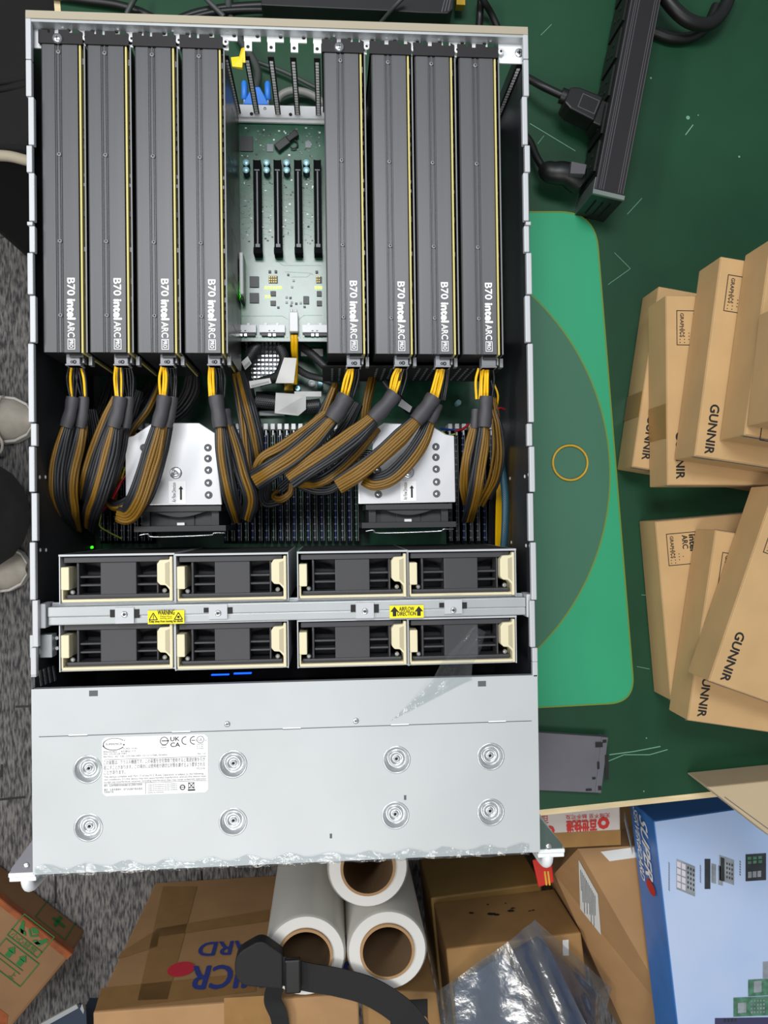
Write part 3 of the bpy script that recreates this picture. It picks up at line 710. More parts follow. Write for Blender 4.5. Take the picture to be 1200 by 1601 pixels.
mb = MB(); mb.lathe((.0225, y0 + .006, zt - .001), [(.0028, 0), (.0028, .0008), (.0012, .001)], 12, 0); mb.disc((.0225, y0 + .006, zt + .0003), .0012, 8, 1); mb.build('screw_hole', ['white_steel', 'ink'], brk, local=True)
mb = MB(); mb.box(.0040, .0160, -GL / 2 - .003, -GL / 2, .080, h - .006); mb.build('power_socket', 'black_plastic', gpu, local=True)
cards = []
names = ['first from the left, beside the left chassis wall', 'second from the left', 'third from the left', 'fourth from the left, with the open board on its right', 'fifth from the left, with the open board on its left', 'sixth from the left', 'seventh from the left', 'rightmost, beside the right chassis wall']
for i, (xa, xb, ya, yb_) in enumerate(gpx):
    pa, pb = P(xa, ya, ZG), P(xb, yb_, ZG)
    loc = Vector(((pa.x + pb.x) / 2 + .016, (pa.y + pb.y) / 2, ZG - h)); lb = 'dark grey graphics card, ' + names[i]
    if i == 0: gpu.location = loc; gpu['label'] = lb; g = gpu
    else: g = dup(gpu, loc, lb)
    cards.append(loc)
for px, py, lb in ((89.5, 59.5, 'large crosshead screw on the bracket of the leftmost graphics card'), (530, 73, 'large crosshead screw on the bracket of the fifth graphics card')):
    p = P(px, py, .1725); mb = MB(); mb.lathe((p.x, p.y, .1715), [(.0044, 0), (.0044, .001), (.0036, .0022), (.0012, .0027)], 20, 0); mb.box(p.x - .0022, p.x + .0022, p.y - .0004, p.y + .0004, .1742, .1744, 1); mb.box(p.x - .0004, p.x + .0004, p.y - .0022, p.y + .0022, .1742, .1744, 1)
    tag(mb.build('bracket_screw', ['tin', 'ink_grey']), lb, 'screw', 'screws on the card brackets')
p = P(372, 87, .172); mb = MB()
mb.hexa([(p.x - .006, p.y - .006, .1645), (p.x + .003, p.y - .008, .1645), (p.x + .004, p.y + .001, .1645), (p.x - .007, p.y + .002, .1645)], [(p.x - .006, p.y - .006, .166), (p.x + .003, p.y - .008, .168), (p.x + .004, p.y + .001, .170), (p.x - .007, p.y + .002, .166)])
mb.hexa([(p.x - .001, p.y - .003, .166), (p.x + .006, p.y - .004, .168), (p.x + .006, p.y + .007, .172), (p.x + .003, p.y + .006, .172)], [(p.x - .001, p.y - .003, .167), (p.x + .006, p.y - .004, .169), (p.x + .006, p.y + .007, .173), (p.x + .003, p.y + .006, .173)])
tag(mb.build('yellow_tag', 'yellow_tape'), 'folded yellow tape tag stuck at the open rear slots', 'tape')

# ---------------------------------------------------------------- upper board between the cards
ZB = .062
bd = thing('backplane_board', 'green circuit board with long black slots between the two card groups', 'circuit board', (0, .1, ZB - .0016))
x0, x1 = -W2 + .006, W2 - .006; y1 = P(440, 189, ZB).y; y0 = P(440, 533, ZB).y
mb = MB(); mb.box(x0, x1, y0, y1, ZB - .0016, ZB, 0); mb.box(x0, x1, y0 - .0006, y0, ZB - .0018, ZB + .0001, 1)
pcb = mb.build('circuit_board', ['board', 'chip_light'], bd)
for k, px in enumerate((402, 434, 466, 496.5)):
    a, b = P(px, 250, ZB + .011), P(px, 388, ZB + .011); x = (a.x + b.x) / 2; mb = MB(); w_ = .0038
    mb.box(x - w_, x + w_, b.y, a.y, ZB, ZB + .0105, 0)
    mb.box(x - w_, x - w_ + .0012, b.y, a.y, ZB + .0105, ZB + .0115, 0); mb.box(x + w_ - .0012, x + w_, b.y, a.y, ZB + .0105, ZB + .0115, 0)
    yk = P(px, 266, ZB + .011).y; mb.box(x - w_, x + w_, yk - .0006, yk + .0006, ZB + .0105, ZB + .0115, 1); mb.box(x - .0007, x + .0007, b.y + .004, yk - .001, ZB + .0105, ZB + .0108, 1)
    mb.box(x - w_ - .0004, x + w_ + .0004, b.y - .006, b.y, ZB, ZB + .014, 0); mb.box(x - .0022, x + .0022, b.y - .001, b.y + .004, ZB + .0115, ZB + .0122, 1)
    mb.build('expansion_slot', ['slot_black', 'slot_grey'], bd)
for px in (384, 416, 447.5, 478.5):
    for py in (253, 264.5):
        p = P(px, py, ZB + .012); mb = MB(); mb.lathe((p.x, p.y, ZB), [(.0034, 0), (.0034, .0105)], 18, 1); mb.lathe((p.x, p.y, ZB + .0105), [(.0034, 0), (.0030, .0008), (.001, .0009)], 18, 0); mb.build('capacitor', ['cap_blue', 'cap_base'], bd)
def chip(x0_, y0_, x1_, y1_, h_=.0015, m_='chip', nm='chip'):
    a, b = P(x0_, y1_, ZB + h_), P(x1_, y0_, ZB + h_); mb = MB(); mb.box(a.x, b.x, a.y, b.y, ZB, ZB + h_); return mb.build(nm, m_, bd, bevel=.0002)
for c in ((375, 213.5, 395, 236), (390, 432, 404.5, 449), (390, 458, 404.5, 473.5), (422.5, 455, 431, 462.5), (422.5, 470, 431, 477.5), (495, 455, 502.5, 463), (495, 470, 503, 478), (474, 463, 483, 475), (419.5, 422.5, 423.5, 426.5), (429, 422.5, 433, 426.5), (493, 423, 497, 427)): chip(*c)
for c in ((417, 225, 427, 237), (477, 221, 486, 231)): chip(*c, .001, 'chip_light')
for c in ((420, 432, 434, 443), (494, 433, 503, 443)):
    a, b = P(c[0], c[3], ZB), P(c[2], c[1], ZB); mb = MB(); mb.box(a.x, b.x, a.y, b.y, ZB, ZB + .001, 0)
    k = int((c[2] - c[0]) / 3.3)
    for i in range(k):
        for j in range(3): mb.box(a.x + .0006 + i * .0021, a.x + .0014 + i * .0021, a.y + .0006 + j * .0025, a.y + .0018 + j * .0025, ZB + .001, ZB + .0014, 1)
    mb.build('resistor_array', ['chip', 'brass'], bd)
for row in ([(415 + 4.7 * i, 450) for i in range(6)], [(416, 464), (421, 464)], [(493.5 + 4 * i, 450) for i in range(3)]):
    for px, py in row:
        p = P(px, py, ZB); mb = MB(); mb.box(p.x - .0009, p.x + .0009, p.y - .0013, p.y + .0013, ZB, ZB + .0009); mb.build('indicator_led', 'led_green', bd)
p = P(373, 456, ZB); mb = MB(); mb.box(p.x - .0012, p.x + .0012, p.y - .0035, p.y + .0035, ZB, ZB + .0012); mb.build('indicator_led', 'led_bright', bd, label='bright green indicator light')
random.seed(3); mb = MB()
for px, py in ((450.5, 430), (459, 439), (456.5, 449), (476, 480), (435, 481), (448, 465), (454, 466), (448, 473), (456, 473), (463, 475), (470, 474), (455, 478)):
    p = P(px, py, ZB); mb.box(p.x - .0012, p.x + .0012, p.y - .001, p.y + .001, ZB, ZB + .001, random.choice((0, 0, 1)))
for k in range(230):
    px = random.uniform(376, 500); py = random.choice((random.uniform(200, 246), random.uniform(270, 385), random.uniform(270, 385)))
    if min(abs(px - q) for q in (402, 434, 466, 497)) < 8 and py > 245: continue
    p = P(px, py, ZB); a = random.uniform(.0004, .0012); b = random.uniform(.0004, .0009); mb.box(p.x - a, p.x + a, p.y - b, p.y + b, ZB, ZB + .0006, random.choice((0, 1, 1, 2)))
mb.build('small_components', ['chip', 'chip_light', 'white_steel'], bd)['kind'] = 'stuff'
mb = MB()
def trace(pts, wd=.0003):
    ps = [P(x, y, ZB + .0001) for x, y in pts]
    for p, q in zip(ps, ps[1:]):
        d = (q - p).normalized(); n_ = Vector((-d.y, d.x, 0)) * wd; mb.quad(p - n_, q - n_, q + n_, p + n_)
trace([(432, 407), (442, 415), (502, 415)]); trace([(438, 402), (448, 412)]); trace([(375, 494), (441, 494), (449, 499)]); trace([(466, 500), (475, 493), (503, 493)]); trace([(445, 425), (485, 427), (490, 430)]); trace([(455, 433), (480, 433), (486, 428)])
for k in range(11): trace([(376, 277 + k * 9), (388, 277 + k * 9), (392, 273 + k * 9)]); trace([(408, 275 + k * 9), (424, 279 + k * 9)], .0002); trace([(440, 275 + k * 9), (456, 279 + k * 9)], .0002); trace([(472, 275 + k * 9), (487, 279 + k * 9)], .0002)
trace([(374, 195), (500, 197)]); trace([(417, 219), (435, 219)]); trace([(382, 214), (400, 216)])
for k in range(24): p = P(376 + k * 5.2, 528, ZB); mb.disc((p.x, p.y, ZB + .0001), .0007, 6)
mb.build('trace_pattern', 'board_line', pcb)
for xa, xb in ((360, 400), (405, 445), (472.5, 512)):
    a, b = P(xa, 524, ZB + .006), P(xb, 508, ZB + .006); mb = MB(); mb.box(a.x, b.x, a.y + .003, b.y, ZB, ZB + .006, 0); mb.box(a.x + .002, b.x - .001, a.y, a.y + .003, ZB, ZB + .004, 1)
    for u in (.25, .70): x = a.x + (b.x - a.x) * u; mb.box(x - .0015, x + .0015, b.y, b.y + .0022, ZB, ZB + .005, 0)
    for u in (.4, .58): x = a.x + (b.x - a.x) * u; mb.box(x - .0009, x + .0009, a.y + .004, a.y + .005, ZB + .006, ZB + .0061, 1); mb.box(x - .0014, x + .0014, a.y - .0004, a.y + .002, ZB, ZB + .0042, 2)
    mb.build('cable_connector', ['white_steel', 'chip', 'tin'], bd, bevel=.0003)
a, b = P(374, 475, ZB + .02), P(381, 395, ZB + .02); mb = MB(); mb.box(a.x + .0004, b.x - .0006, a.y + .009, b.y, ZB, ZB + .022, 0); mb.box(a.x + .0006, b.x - .001, a.y + .004, a.y + .008, ZB, ZB + .018, 1)
mb.build('slot_latch', ['white_steel', 'black_plastic'], bd, bevel=.0012)
# white power plug with two yellow wires on the board edge
pc = thing('board_power_cable', 'white plug with two yellow wires leaving the board front edge', 'cable', P(459, 500, ZB))
a, b = P(452, 527, ZB + .012), P(465.5, 487, ZB + .012); mb = MB(); mb.box(a.x, b.x, a.y + .006, b.y, ZB + .0005, ZB + .011); mb.box(a.x + .001, a.x + .0035, b.y, b.y + .004, ZB + .002, ZB + .008); mb.box(b.x - .0035, b.x - .001, b.y, b.y + .004, ZB + .002, ZB + .008)
mb.build('plug', 'white_steel', pc, bevel=.0008)
for d_ in (0, 5.5):
    mb = MB(); mb.tube(pxc([(456.5 + d_, 524, .070), (457 + d_, 534, .069), (457.5 + d_ * .9, 548, .062), (459 + d_ * .7, 562, .05), (458 + d_ * .7, 600, .034)], 6), .0021, 8); mb.build('wire', 'yellow_wire', pc)
# loose black plug on the board
lp_ = thing('connector_plug', 'small black connector plug lying loose on the green board', 'plug', P(450, 225, ZB))
a = P(432.5, 236, ZB); b = P(465, 211, ZB); d = (b - a).normalized(); n_ = Vector((-d.y, d.x, 0)); Lp = (b - a).length
def op(u, v): q = a + d * (u * Lp) + n_ * v; return (q.x, q.y)
mb = MB(); mb.prism([op(.0, -.0042), op(.56, -.0042), op(.56, .0042), op(.0, .0042)], ZB + .0006, ZB + .0065); mb.build('body', 'black_plastic', lp_, bevel=.0008)
mb = MB(); mb.prism([op(.52, -.0030), op(.98, -.0036), op(.98, .0036), op(.52, .0030)], ZB + .0008, ZB + .0072); mb.build('cap', 'rubber', lp_, bevel=.0008)
mb = MB(); q = op(.62, -.006); mb.tube([(q[0] + .0045 * cos(t), q[1] + .0045 * sin(t), ZB + .003) for t in [i * pi / 8 - 2.2 for i in range(12)]], .0008, 6); mb.build('loop', 'rubber', lp_)

# ---------------------------------------------------------------- lower motherboard with memory slots
ZM = .012
mbd = thing('motherboard', 'lower green motherboard with long rows of memory slots beneath the cables', 'motherboard', (0, -.02, ZM - .002))
y0 = -.145; y1 = P(440, 540, ZM).y + .12
mb = MB(); mb.box(-W2 + .012, W2 - .012, y0, y1, ZM - .0018, ZM); mb.build('circuit_board', 'board_low', mbd)
def slot_(px, kind):
    a, b = P(px, 672, .03), P(px, 850, .03); x = (a.x + b.x) / 2; mb = MB()
    mb.box(x - .0026, x + .0026, b.y, a.y, ZM, .026, 0); mb.box(x - .0012, x - .0003, b.y + .003, a.y - .003, .026, .0285, kind); mb.box(x + .0010, x + .0018, b.y + .003, a.y - .003, .026, .0272, 4)
    for k in range(17): yy = b.y + .006 + k * .0072; mb.box(x - .0020, x + .0002, yy, yy + .0012, .026, .0288, 4)
    s_ = mb.build('memory_slot', ['slot_black', 'blue_slot', 'slot_green', 'slot_grey', 'chip_light'], mbd)
    mb = MB(); mb.box(x - .0023, x + .0023, a.y, a.y + .0062, .014, .034); mb.box(x - .0008, x + .0008, a.y - .006, a.y, .026, .031); mb.build('latch', 'white_steel', s_, bevel=.0005)
for k in range(20): slot_(352 + k * 10.8, (1, 3, 1, 2)[k % 4])
for k in range(8): slot_(158 + k * 10.6, 3)
for k in range(7): slot_(704 + k * 10.8, (3, 3, 1)[k % 3])
def mchip(x0_, y0_, x1_, y1_, z, m_, nm): a, b = P(x0_, y1_, z), P(x1_, y0_, z); mb = MB(); mb.box(a.x, b.x, a.y, b.y, ZM, z); return mb.build(nm, m_, mbd, bevel=.0006)
mchip(404, 642, 445, 650, .02, 'chip_light', 'board_connector'); mchip(400, 612, 430, 640, .02, 'slot_black', 'board_connector'); mchip(414, 625, 427, 633, .021, 'board', 'board_header')
mchip(444, 596, 458, 611, .025, 'brass', 'board_connector'); mchip(470, 545, 505, 556, .016, 'white_steel', 'board_connector')
for px, py in ((465, 607), (717, 629), (500, 600)): p = P(px, py, .024); mb = MB(); mb.lathe((p.x, p.y, ZM), [(.0032, 0), (.0032, .0115), (.0026, .012)], 14); mb.build('capacitor', 'cap_blue', mbd)
for px, py in ((487, 599),): p = P(px, py, .014); mb = MB(); mb.lathe((p.x, p.y, ZM), [(.004, 0), (.004, .001), (.0016, .001), (.0016, .0002)], 16); mb.build('screw_hole', 'white_steel', mbd)
# pin heatsink
hs = thing('pin_heatsink', 'bright aluminium pin heatsink in front of the upper board', 'heatsink', P(410, 572, ZM))
a, b = P(386, 598, .016), P(440, 540, .016); mb = MB(); mb.box(a.x, b.x, a.y, b.y, ZM + .0005, ZM + .004); mb.build('base', 'fin', hs)
mb = MB()
for i in range(9):
    for j in range(9):
        x = a.x + .002 + (b.x - a.x - .004) * i / 8; y = a.y + .002 + (b.y - a.y - .004) * j / 8; mb.box(x - .0013, x + .0013, y - .0008, y + .0008, ZM + .004, .036)
mb.build('pin_field', 'tin', hs)

# ---------------------------------------------------------------- CPU coolers
def cooler(px, label, base):
    """px: plate corner pixels, top outline in order."""
    z = .112; pts = [P(x, y, z) for x, y in px]; c = sum(pts, Vector()) / len(pts)
    t = thing('cpu_cooler', label, 'cooler', (c.x, c.y, .014), group='processor coolers')
    mb = MB(); mb.prism([p.xy[:] for p in pts], z - .004, z); pl = mb.build('top_plate', 'plate_silver', t, bevel=.0008)
    xa, xb = min(p.x for p in pts), max(p.x for p in pts); ya, yb = min(p.y for p in pts), max(p.y for p in pts)
    mb = MB()
    for k in range(26): y = ya + .004 + (yb - ya - .03) * k / 25; mb.box(xa + .003, xb - .003, y, y + .0007, .03, z - .004)
    mb.build('fin_stack', 'fin', t)
    mb = MB(); mb.box(xa + .006, xb - .006, ya + .006, yb - .02, .0145, .03); mb.build('base_block', 'fin', t)
    return t, pl, z, xa, xb, ya, yb
def cooler_fan(t, q):
    # q: (x0,x1,ytop,ybot) pixels of the fan's outer box at z .108
    z = .106; a, b = P(q[0], q[3], z), P(q[1], q[2], z); mb = MB()
    mb.box(a.x, b.x, b.y - .0055, b.y, .02, z + .002); mb.box(a.x - .004, b.x + .004, a.y, a.y + .0055, .02, z)
    mb.box(a.x + .008, b.x - .008, a.y + .0055, b.y - .0055, .03, z - .010); mb.box(a.x + .003, a.x + .010, a.y + .0055, b.y - .0055, .025, z - .004); mb.box(b.x - .010, b.x - .003, a.y + .0055, b.y - .0055, .025, z - .004)
    xm = (a.x + b.x) / 2; n = 14; ar = [(xm + (k / n - .5) * .05, b.y - .0055 - .0055 * sin(pi * k / n)) for k in range(n + 1)]
    mb.prism([(xm - .025, b.y - .005), (xm + .025, b.y - .005)] + ar[::-1], z - .008, z - .001)
    mb.box(xm - .012, xm + .012, a.y + .0055, b.y - .008, z - .012, z - .0085)
    f = mb.build('fan_frame', 'fan_dark', t, bevel=.0008)
    mb = MB(); mb.box(xm - .004, xm + .003, a.y + .006, a.y + .0085, z - .009, z - .006); mb.build('fan_tab', 'white_steel', f)
    mb = MB(); mb.tube(curve([(a.x, a.y - .003, z - .006), (a.x + .008, a.y - .002, z - .005), (a.x + .014, a.y - .005, z - .006), (b.x - .014, a.y - .004, z - .006), (b.x - .008, a.y - .002, z - .005), (b.x + .002, a.y - .002, z - .006)], 5), .0009, 6); mb.build('wire_clip', 'tin', f)
t, pl, z, xa, xb, ya, yb = cooler([(196, 684), (209, 681), (238, 661), (311, 661), (336, 677), (337, 700), (347, 789), (222, 790), (196, 789)], 'left silver processor cooler under the cable loops', 0)
for (px, py, r) in ((325, 700, .0036), (325, 717, .0036), (325.5, 735, .0036), (325.5, 755, .0036), (326, 774, .0036), (225, 700, .0036), (229, 777, .0036)):
    p = P(px, py, z); mb = MB(); mb.lathe((p.x, p.y, z), [(r, .0001), (r, .0006), (r * .8, .0008), (r * .62, .0003)], 18, 1); mb.lathe((p.x, p.y, z + .0002), [(r * .6, 0), (r * .5, .001), (r * .2, .0012)], 14, 0); mb.build('screw', ['tin', 'ink_grey'], pl)
p = P(275, 739.5, z); mb = MB(); mb.lathe((p.x, p.y, z), [(.0058, 0), (.0056, .0012), (.0042, .0018), (.0030, .0014), (.0014, .0026)], 22); mb.build('centre_screw', 'tin', pl, label='large nickel centre screw')
def cooler_sticker(px0, py0, px1, py1, pl, z, flip):
    a, b = P(px0, py1, z), P(px1, py0, z); mb = MB(); mb.box(a.x, b.x, a.y, b.y, z, z + .0002, 0); zz = z + .0004; w_, h_ = b.x - a.x, b.y - a.y
    mb.text('Air Flow Direction', .0052, (a.x + w_ * .42, a.y + h_ * .05, zz), UP, LF, 1, 'L', 0, h_ * .88)
    xm = a.x + w_ * .72; mb.quad((xm - .0009, a.y + h_ * .15, zz), (xm + .0009, a.y + h_ * .15, zz), (xm + .0009, a.y + h_ * .65, zz), (xm - .0009, a.y + h_ * .65, zz), 1); mb.add([(xm - .0022, a.y + h_ * .63, zz), (xm + .0022, a.y + h_ * .63, zz), (xm, a.y + h_ * .78, zz)], [(0, 1, 2)], 1)
    mb.build('arrow_sticker', ['white', 'ink'], pl, label='white airflow sticker with a black arrow')
cooler_sticker(264, 752, 290, 787, pl, z, 0)
cooler_fan(t, (216, 346, 790, 832))
t, pl, z, xa, xb, ya, yb = cooler([(582, 674), (600, 661), (672, 664), (697, 679), (710, 681), (712, 785), (560, 788), (560, 750), (577, 751), (580, 730)], 'right silver processor cooler crossed by two gold cables', 0)
for (px, py) in ((681, 698.5), (681, 715), (681.5, 733.5), (682, 753.5), (682, 772), (590, 735), (591, 773)):
    r = .0036; p = P(px, py, z); mb = MB(); mb.lathe((p.x, p.y, z), [(r, .0001), (r, .0006), (r * .8, .0008), (r * .62, .0003)], 18, 1); mb.lathe((p.x, p.y, z + .0002), [(r * .6, 0), (r * .5, .001), (r * .2, .0012)], 14, 0); mb.build('screw', ['tin', 'ink_grey'], pl)
p = P(638, 739, z); mb = MB(); mb.lathe((p.x, p.y, z), [(.0058, 0), (.0056, .0012), (.0042, .0018), (.0030, .0014), (.0014, .0026)], 22); mb.build('centre_screw', 'tin', pl, label='large nickel centre screw')
cooler_sticker(626, 752, 650, 783, pl, z, 0)
cooler_fan(t, (572, 706, 787, 826))
# ---------------------------------------------------------------- graphics card power cables
def side(pts, off, dz=0.0):
    """Offset a path sideways in plan."""
    out = []; n = len(pts)
    for i, p in enumerate(pts):
        t = pts[min(i + 1, n - 1)] - pts[max(i - 1, 0)]; t.z = 0
        if t.length < 1e-9: t = Vector((0, 1, 0))
        t.normalize(); k = off[i] if isinstance(off, list) else off
        out.append(p + Vector((t.y, -t.x, 0)) * k + Vector((0, 0, dz)))
    return out
def ribbon(path, pat, spacing=.0024, r=.00165, seed=0, spread=None):
    """Strands side by side (pat: g gold, k black) in two layers, as one sleeve mesh. Left strand of the path direction first."""
    rnd = random.Random(seed); mb = MB(); pts = pxc(path, 7); n = len(pts)
    def lay(q, dz, sh):
        m_ = len(q)
        for i, c in enumerate(q):
            base = -(i - (m_ - 1) / 2 + sh) * spacing; ph = rnd.uniform(0, 6)
            off = [base * (0.62 + .38 * min(1, j / (n * .25))) + .0003 * sin(j * .35 + ph) for j in range(n)]
            zz = dz - .0012 * abs(i - (m_ - 1) / 2) * .8 + rnd.uniform(-.0006, .0006)
            mb.tube(side(pts, off, zz), r, 8, 0 if c == 'g' else 1)
    lay(pat, 0, 0); lay(pat, -.0032, .5)
    return mb
def power_cable(label, plug, zp, wires, shrinks, sleeves, plug_mat='grey_plug', mark=True):
    x0_, y0_, x1_, y1_ = plug; c = P((x0_ + x1_) / 2, (y0_ + y1_) / 2, zp)
    t = thing('power_cable', label, 'cable', (c.x, c.y, .15), group='graphics card power cables')
    a, b = P(x0_, y1_, zp), P(x1_, y0_, zp); mb = MB(); mb.box(a.x, b.x, a.y, b.y, zp - .012, zp, 0); mb.box(a.x - .0008, b.x + .0008, a.y, a.y + .0015, zp - .013, zp + .0006, 0)
    if mark: mb.ring((a.x + (b.x - a.x) * .62, a.y + .0032, zp + .0003), .0007, .0017, 10, 1); mb.ring((a.x + (b.x - a.x) * .42, a.y + .0032, zp + .0003), .0006, .0013, 10, 1)
    pg = mb.build('plug', [plug_mat, 'ink'], t, bevel=.0005)
    mb = MB(); mb.box(b.x + .0012, b.x + .0028, a.y + .003, b.y - .001, zp - .012, zp - .003); mb.box(b.x + .0052, b.x + .0082, a.y + .002, b.y - .0005, zp - .016, zp - .008); mb.build('latch', 'light_edge', pg)
    for pts, m_, r in wires:
        mb = MB(); mb.tube(pxc(pts, 5), r, 8); mb.build('wire', m_, t)
    for pts, r in shrinks:
        pp = pxc(pts, 5); mb = MB(); mb.tube(pp, [r * (1 + .05 * sin(i * 1.1)) for i in range(len(pp))], 14, 0, True, .8); mb.build('heat_shrink', 'heat_shrink', t)
    for i, (pts, pat) in enumerate(sleeves):
        sp_, rr = (.0024, .00165)
        ribbon(pts, pat, sp_, rr, seed=len(label) + i).build('sleeve', ['gold_sleeve', 'black_sleeve'], t)
    return t
def wirefan(x0_, y0_, x1_, y1_, z0_, z1_, cols, wd0=14, wd1=16, bow=4):
    out = []; n = len(cols); rnd = random.Random(int(x0_))
    for i, c in enumerate(cols):
        u = i / max(1, n - 1) - .5
        out.append(([(x0_ + u * wd0, y0_, z0_ - rnd.uniform(0, .003)), (x0_ * .6 + x1_ * .4 + u * (wd0 + bow) + rnd.uniform(-2, 2), y0_ * .6 + y1_ * .4, z0_ * .5 + z1_ * .5 - rnd.uniform(0, .004)), (x1_ + u * wd1, y1_, z1_ - rnd.uniform(0, .003))], 'yellow_wire' if c == 'y' else 'black_wire', .00125 if c == 'y' else .0010))
    return out
power_cable('twin sleeved cable from the leftmost graphics card looping by the left wall', (103.5, 553.5, 124.5, 571.5), .161,
    wirefan(114, 572, 114, 624, .153, .146, 'kykk', 12, 8) + wirefan(124, 572, 132, 624, .150, .143, 'kkyk', 12, 8),
    [([(114, 621, .146), (110, 645, .146), (103, 668, .146)], .0058), ([(131, 621, .142), (130, 645, .142), (126, 668, .140)], .0048)],
    [([(104, 664, .147), (95, 695, .148), (87, 735, .145), (87, 775, .135), (98, 805, .110), (112, 826, .07)], 'ggkkk'), ([(127, 664, .140), (120, 695, .141), (111, 735, .138), (108, 770, .128), (112, 800, .11), (117, 826, .07)], 'kkgg')])
power_cable('sleeved cable from the second graphics card with a thick black outer strand', (178.5, 553.5, 199.5, 571.5), .161,
    wirefan(186, 572, 187, 624, .153, .146, 'yykyk', 10, 10) + wirefan(199, 572, 203, 624, .149, .141, 'kkkk', 10, 8),
    [([(188, 621, .147), (184, 645, .147), (177, 668, .147)], .0062), ([(202, 621, .141), (200, 645, .141), (196, 668, .138)], .0045)],
    [([(177, 664, .148), (170, 695, .149), (160, 735, .146), (148, 775, .136), (140, 800, .115), (136, 825, .075)], 'kkggkkk'), ([(181, 622, .132), (165, 655, .131), (148, 700, .130), (134, 745, .125), (127, 780, .10)], 'ggkk'), ([(196, 668, .13), (186, 715, .13), (172, 760, .12), (166, 780, .1)], 'gk')])
power_cable('gold striped cable from the third graphics card crossing the left cooler', (250.5, 553.5, 270.5, 571.5), .161,
    wirefan(257, 572, 256, 622, .153, .147, 'yyyk', 8, 10) + wirefan(268, 572, 270, 622, .150, .142, 'kkkk', 12, 9),
    [([(257, 619, .148), (253, 642, .148), (246, 668, .148)], .0064), ([(270, 621, .142), (267, 645, .142), (261, 668, .142)], .0048)],
    [([(248, 662, .149), (238, 700, .150), (226, 740, .147), (212, 780, .140), (198, 803, .128), (184, 800, .12)], 'kkkgggg'), ([(262, 664, .142), (254, 700, .142), (243, 740, .139), (228, 778, .13), (208, 806, .12)], 'kkk'), ([(228, 745, .128), (205, 778, .125), (180, 790, .115), (168, 782, .10)], 'kkg')])
power_cable('twin cable from the fourth graphics card hanging right of the left cooler', (325, 553.5, 344, 571.5), .161,
    wirefan(332, 572, 333, 622, .153, .147, 'yyyk', 8, 10) + wirefan(342, 572, 346, 622, .150, .142, 'kkkk', 10, 9),
    [([(337, 619, .148), (341, 645, .148), (344, 668, .148)], .0066), ([(352, 640, .138), (354, 655, .138), (357, 668, .138)], .0048)],
    [([(344, 664, .148), (346, 700, .149), (352, 740, .145), (360, 780, .132), (372, 816, .09)], 'kggkk'), ([(357, 664, .140), (367, 700, .140), (378, 740, .137), (390, 780, .125), (384, 812, .10)], 'kkggk')])
power_cable('gold cable from the fifth graphics card sweeping down and left', (542, 554.5, 563, 573.5), .161,
    wirefan(549, 574, 537, 622, .153, .147, 'yyy', 5, 9) + wirefan(556, 574, 547, 622, .151, .144, 'kkkk', 9, 9),
    [([(541, 619, .148), (532, 635, .148), (518, 656, .148)], .0080)],
    [([(519, 654, .149), (490, 683, .150), (455, 712, .149), (420, 735, .145), (396, 750, .135)], 'kkggggk'), ([(508, 645, .140), (475, 672, .141), (438, 698, .140), (408, 716, .135), (396, 742, .125)], 'ggg')])
power_cable('black over gold cable from the sixth graphics card sweeping left', (617, 555, 638, 573), .161,
    wirefan(624, 574, 613, 618, .153, .147, 'yyyy', 6, 9) + wirefan(632, 574, 624, 618, .151, .144, 'kkk', 7, 6),
    [([(617, 615, .149), (603, 633, .149), (582, 655, .149)], .0072)],
    [([(584, 653, .150), (555, 678, .151), (520, 704, .150), (485, 727, .147), (452, 750, .138)], 'ggggkkk'), ([(590, 668, .128), (560, 702, .128), (530, 732, .124), (497, 752, .118), (468, 752, .10)], 'kkgg')])
power_cable('wide gold cable from the seventh graphics card crossing the right cooler', (681, 556, 703, 574), .161,
    wirefan(689, 575, 677, 624, .153, .147, 'yyyyy', 9, 12) + wirefan(699, 575, 692, 626, .151, .143, 'kkk', 6, 6),
    [([(678, 620, .149), (667, 637, .149), (650, 658, .149)], .0074), ([(684, 632, .141), (680, 645, .141), (672, 660, .140)], .0050)],
    [([(652, 655, .150), (625, 682, .151), (592, 712, .150), (560, 737, .146), (527, 758, .136)], 'kggggg'), ([(672, 656, .141), (660, 685, .142), (640, 716, .141), (612, 743, .138), (586, 752, .134), (572, 746, .128)], 'kkkggg')])
power_cable('striped cable from the rightmost graphics card hanging by the right wall', (753, 557, 775, 575), .161,
    wirefan(750, 576, 747, 624, .149, .145, 'yy', 4, 5) + wirefan(759, 576, 757, 622, .153, .147, 'yyy', 7, 9) + wirefan(768, 576, 766, 624, .151, .144, 'kk', 5, 5),
    [([(760, 620, .148), (759, 640, .148), (757, 668, .148)], .0064), ([(744, 640, .138), (743, 655, .138), (742, 670, .138)], .0045)],
    [([(742, 664, .139), (735, 695, .139), (729, 725, .136), (727, 760, .12), (730, 785, .095)], 'gggk'), ([(757, 664, .148), (754, 695, .148), (748, 735, .144), (741, 775, .13), (731, 815, .09)], 'kkggg')], 'clear_plug', False)

